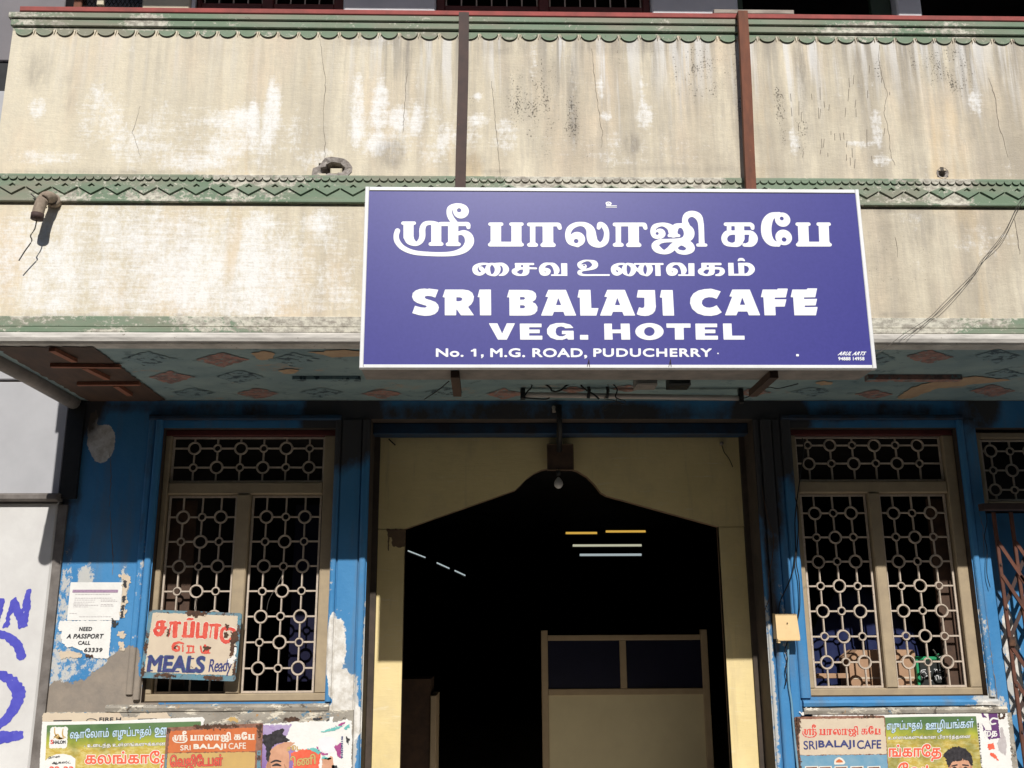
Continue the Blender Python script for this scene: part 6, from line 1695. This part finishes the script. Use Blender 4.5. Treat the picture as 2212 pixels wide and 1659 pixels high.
labs = ['small lit white tube on the left inside wall, nearest the doorway', 'small lit white tube on the left inside wall, middle of three', 'small lit white tube on the left inside wall, farthest back of three',
        'amber lit tube on the dark ceiling, left one of the amber pair', 'amber lit tube on the dark ceiling, right one of the amber pair', 'cream lit tube on the dark ceiling, between the amber pair and the white tube', 'white lit tube on the dark ceiling, lowest of the stack in view']
for (pa_, pb_, _, mm), lb in zip(LAMPS, labs):
    q1 = ((1080 + pa_[0] * .49729) * .6777, (1623 + pa_[1] * .49729) * .6777); q2 = ((1080 + pb_[0] * .49729) * .6777, (1623 + pb_[1] * .49729) * .6777)
    zz = 2.3 if 'left inside' in lb else 2.62
    u, v = atz(*q1, zz), atz(*q2, zz)
    if 'left inside' not in lb: v = (v[0] * u[1] / v[1], u[1])
    dist = (u[1] + v[1]) / 2
    o = empty('lit_tube_lamp', (u[0], u[1], zz), lb, 'tube lamp', 'lit tubes inside the cafe')
    MB().tube([(u[0], u[1], zz), (v[0], v[1], zz)], (.00075 if 'left inside' in lb else .0012) * dist, 8).build('tube', M[mm], o, True)
    d = (Vector((v[0], v[1], 0)) - Vector((u[0], u[1], 0))); d.normalize()
    MB().tube([(u[0] - d.x * .03, u[1] - d.y * .03, zz + .01), (v[0] + d.x * .03, v[1] + d.y * .03, zz + .01)], .001 * dist, 4).build('holder', M['black'], o)
    o.children[-1].location.z += .0026 * dist

# behind the right window
rw = crop(2560, 1980, 600)
ys = YG + .16
def rp_(x, y, Y=ys): return rw(x, y, Y)
a = rp_(140, 745); b = rp_(1900, 745)
o = box('shelf_board', a[0] - .05, b[0] + .06, YG + .06, YG + .50, 1.215, 1.235, M['darkwood'], None); tag(o, 'dark wooden shelf board just behind the right window grille', 'shelf')
a = rp_(175, 700); b = rp_(535, 615)
o = box('wooden_batten', a[0], b[0], ys, ys + .05, b[1] - .03, b[1], M['cardboard'], None, .003); tag(o, 'sunlit wooden batten behind the lower left corner of the right window grille', 'batten')
a = rp_(560, 745); b = rp_(878, 340)
BX = empty('cardboard_box', (a[0], ys, 1.236), 'brown cardboard box behind the middle of the right window', 'box')
b2 = rp_(1310, 345)
c_l = .06
MB().prism([(a[0], 1.237), (b2[0], 1.237), (b2[0], b[1] - .01), (b2[0] - .01, b[1]), (a[0] + c_l, b[1]), (a[0], b[1] - c_l * .8)], ys, ys + .18).build('carton', M['cardboard'], BX)
zz = rp_(700, 668)[1]
box('carton_tape', a[0] + .02, b2[0] - .02, ys - .002, ys - .0005, zz - .006, zz + .006, M['tinbeige'], BX)
# slate with chalk writing
sl1, sl2 = rp_(1335, 735), rp_(1862, 440)
SL = empty('chalkboard', (sl1[0], ys - .03, sl1[1]), 'small green framed chalkboard behind the lower right corner of the right window', 'chalkboard')
ysl = ys - .04
x0_, x1_ = rw(1340, 600, ysl)[0], rw(1858, 600, ysl)[0]; zt_ = rw(1600, 412, ysl)[1]; zb_ = 1.237
box('slate', x0_ + .018, x1_ - .018, ysl + .006, ysl + .014, zb_ + .001, zt_ - .025, M['slate'], SL)
box('frame_side', x0_, x0_ + .02, ysl, ysl + .02, zb_, zt_, M['greenplastic'], SL, .004); box('frame_side', x1_ - .02, x1_, ysl, ysl + .02, zb_, zt_, M['greenplastic'], SL, .004)
box('frame_top', x0_ + .021, x1_ - .021, ysl, ysl + .02, zt_ - .024, zt_ - .002, M['greenplastic'], SL, .004)
MB().tube([rw(1540, 440, ysl)[:1] + (ysl + .01,) + rw(1540, 440, ysl)[1:], rw(1600, 385, ysl)[:1] + (ysl + .01,) + rw(1600, 385, ysl)[1:], rw(1660, 440, ysl)[:1] + (ysl + .01,) + rw(1660, 440, ysl)[1:]], .005, 6).build('handle', M['greenplastic'], SL)
MB().tube([(*rw(1520, 330, ysl)[:1], ysl - .01, rw(1520, 330, ysl)[1]), (rw(1590, 430, ysl)[0], ysl - .01, rw(1590, 430, ysl)[1]), (rw(1635, 392, ysl)[0], ysl - .01, rw(1635, 392, ysl)[1])], .004, 6).build('white_clip', M['white'], SL)
for st in ([(1440, 570), (1395, 580), (1385, 630), (1420, 668), (1460, 640)], [(1405, 600), (1430, 595), (1450, 620)], [(1560, 570), (1560, 605)], [(1545, 565), (1580, 572), (1585, 605)], [(1610, 575), (1600, 600), (1620, 605)], [(1650, 545), (1665, 575), (1640, 590)], [(1690, 540), (1700, 570)],
           [(1750, 480), (1715, 490), (1720, 520), (1750, 515)], [(1770, 580), (1805, 560), (1810, 610)], [(1830, 580), (1820, 650), (1800, 630)], [(1560, 645), (1570, 690)], [(1545, 650), (1590, 642), (1600, 680)], [(1620, 655), (1625, 680), (1650, 660), (1670, 650)], [(1500, 590), (1502, 594)], [(1498, 655), (1500, 660)], [(1500, 690), (1515, 700)], [(1700, 680), (1720, 700), (1690, 705)]):
    put_ink('chalk_stroke', Ink().line(rw, ysl, [(x, y, 5) for x, y in st]), ysl + .0045, M['chalk'], SL, .0016)

# dim things behind the grilles
pts = [(2.12, 1.24), (2.2, 1.55), (2.32, 1.72), (2.46, 1.86), (2.62, 1.90), (2.78, 1.84), (2.92, 1.66), (3.05, 1.45), (3.1, 1.24)]
vs, fs = [], []
for r, (k, y) in enumerate(((1.0, 6.92), (.96, 6.86), (.8, 6.80), (.5, 6.77))):
    for x, z in pts: vs.append((2.6 + (x - 2.6) * k + .02 * math.sin(z * 9 + r), y + .02 * math.sin(x * 14), 1.24 + (z - 1.24) * k))
for r in range(3):
    for i in range(8): a = r * 9 + i; fs.append((a, a + 1, a + 10, a + 9))
fs.append(tuple(range(27, 36)))
o = mk('cloth_bundle', vs, fs, M['bluecloth'], None, True); tag(o, 'dim dark blue bundle of cloth behind the right window grille', 'cloth bundle')
o = box('inner_shutter', -2.07, -1.90, YW + .16, YW + .185, 1.22, 2.45, M['darkwood'], B)
o = box('inner_shutter', 2.93, 3.08, YW + .16, YW + .185, 1.22, 2.45, M['darkwood'], B)
box('curtain_edge', -1.30, -1.12, YW + .40, YW + .42, 1.3, 2.45, M['navy'], B)

M['skin2'] = simple('printed_skin_shade', (.40, .19, .115), (.46, .24, .15), 30, .5)
for cr_, par, pts in ((fL, PP, [(1200, 500), (1222, 470), (1235, 560), (1250, 640), (1225, 700), (1195, 600)]), (fL, PP, [(1380, 560), (1410, 600), (1405, 680), (1370, 700), (1385, 620)]),
                      (gR, PR, [(1552, 525), (1568, 510), (1570, 560), (1578, 640), (1560, 690), (1545, 600)]), (gR, PR, [(1735, 510), (1755, 540), (1757, 640), (1738, 690), (1742, 600)]), (gR, PR, [(1640, 540), (1660, 540), (1672, 610), (1640, 612)])):
    put_ink('printed_shading', Ink().poly(cr_, yp, pts), yp - .0026, M['skin2'], par, .003, rough=.0015)
for x_ in (1598, 1694):
    put_ink('printed_eye', Ink().line(gR, yp, [(x_ - 16, 552, 3), (x_, 546, 6), (x_ + 16, 552, 3)]), yp - .0032, M['hair'], PR, .002)
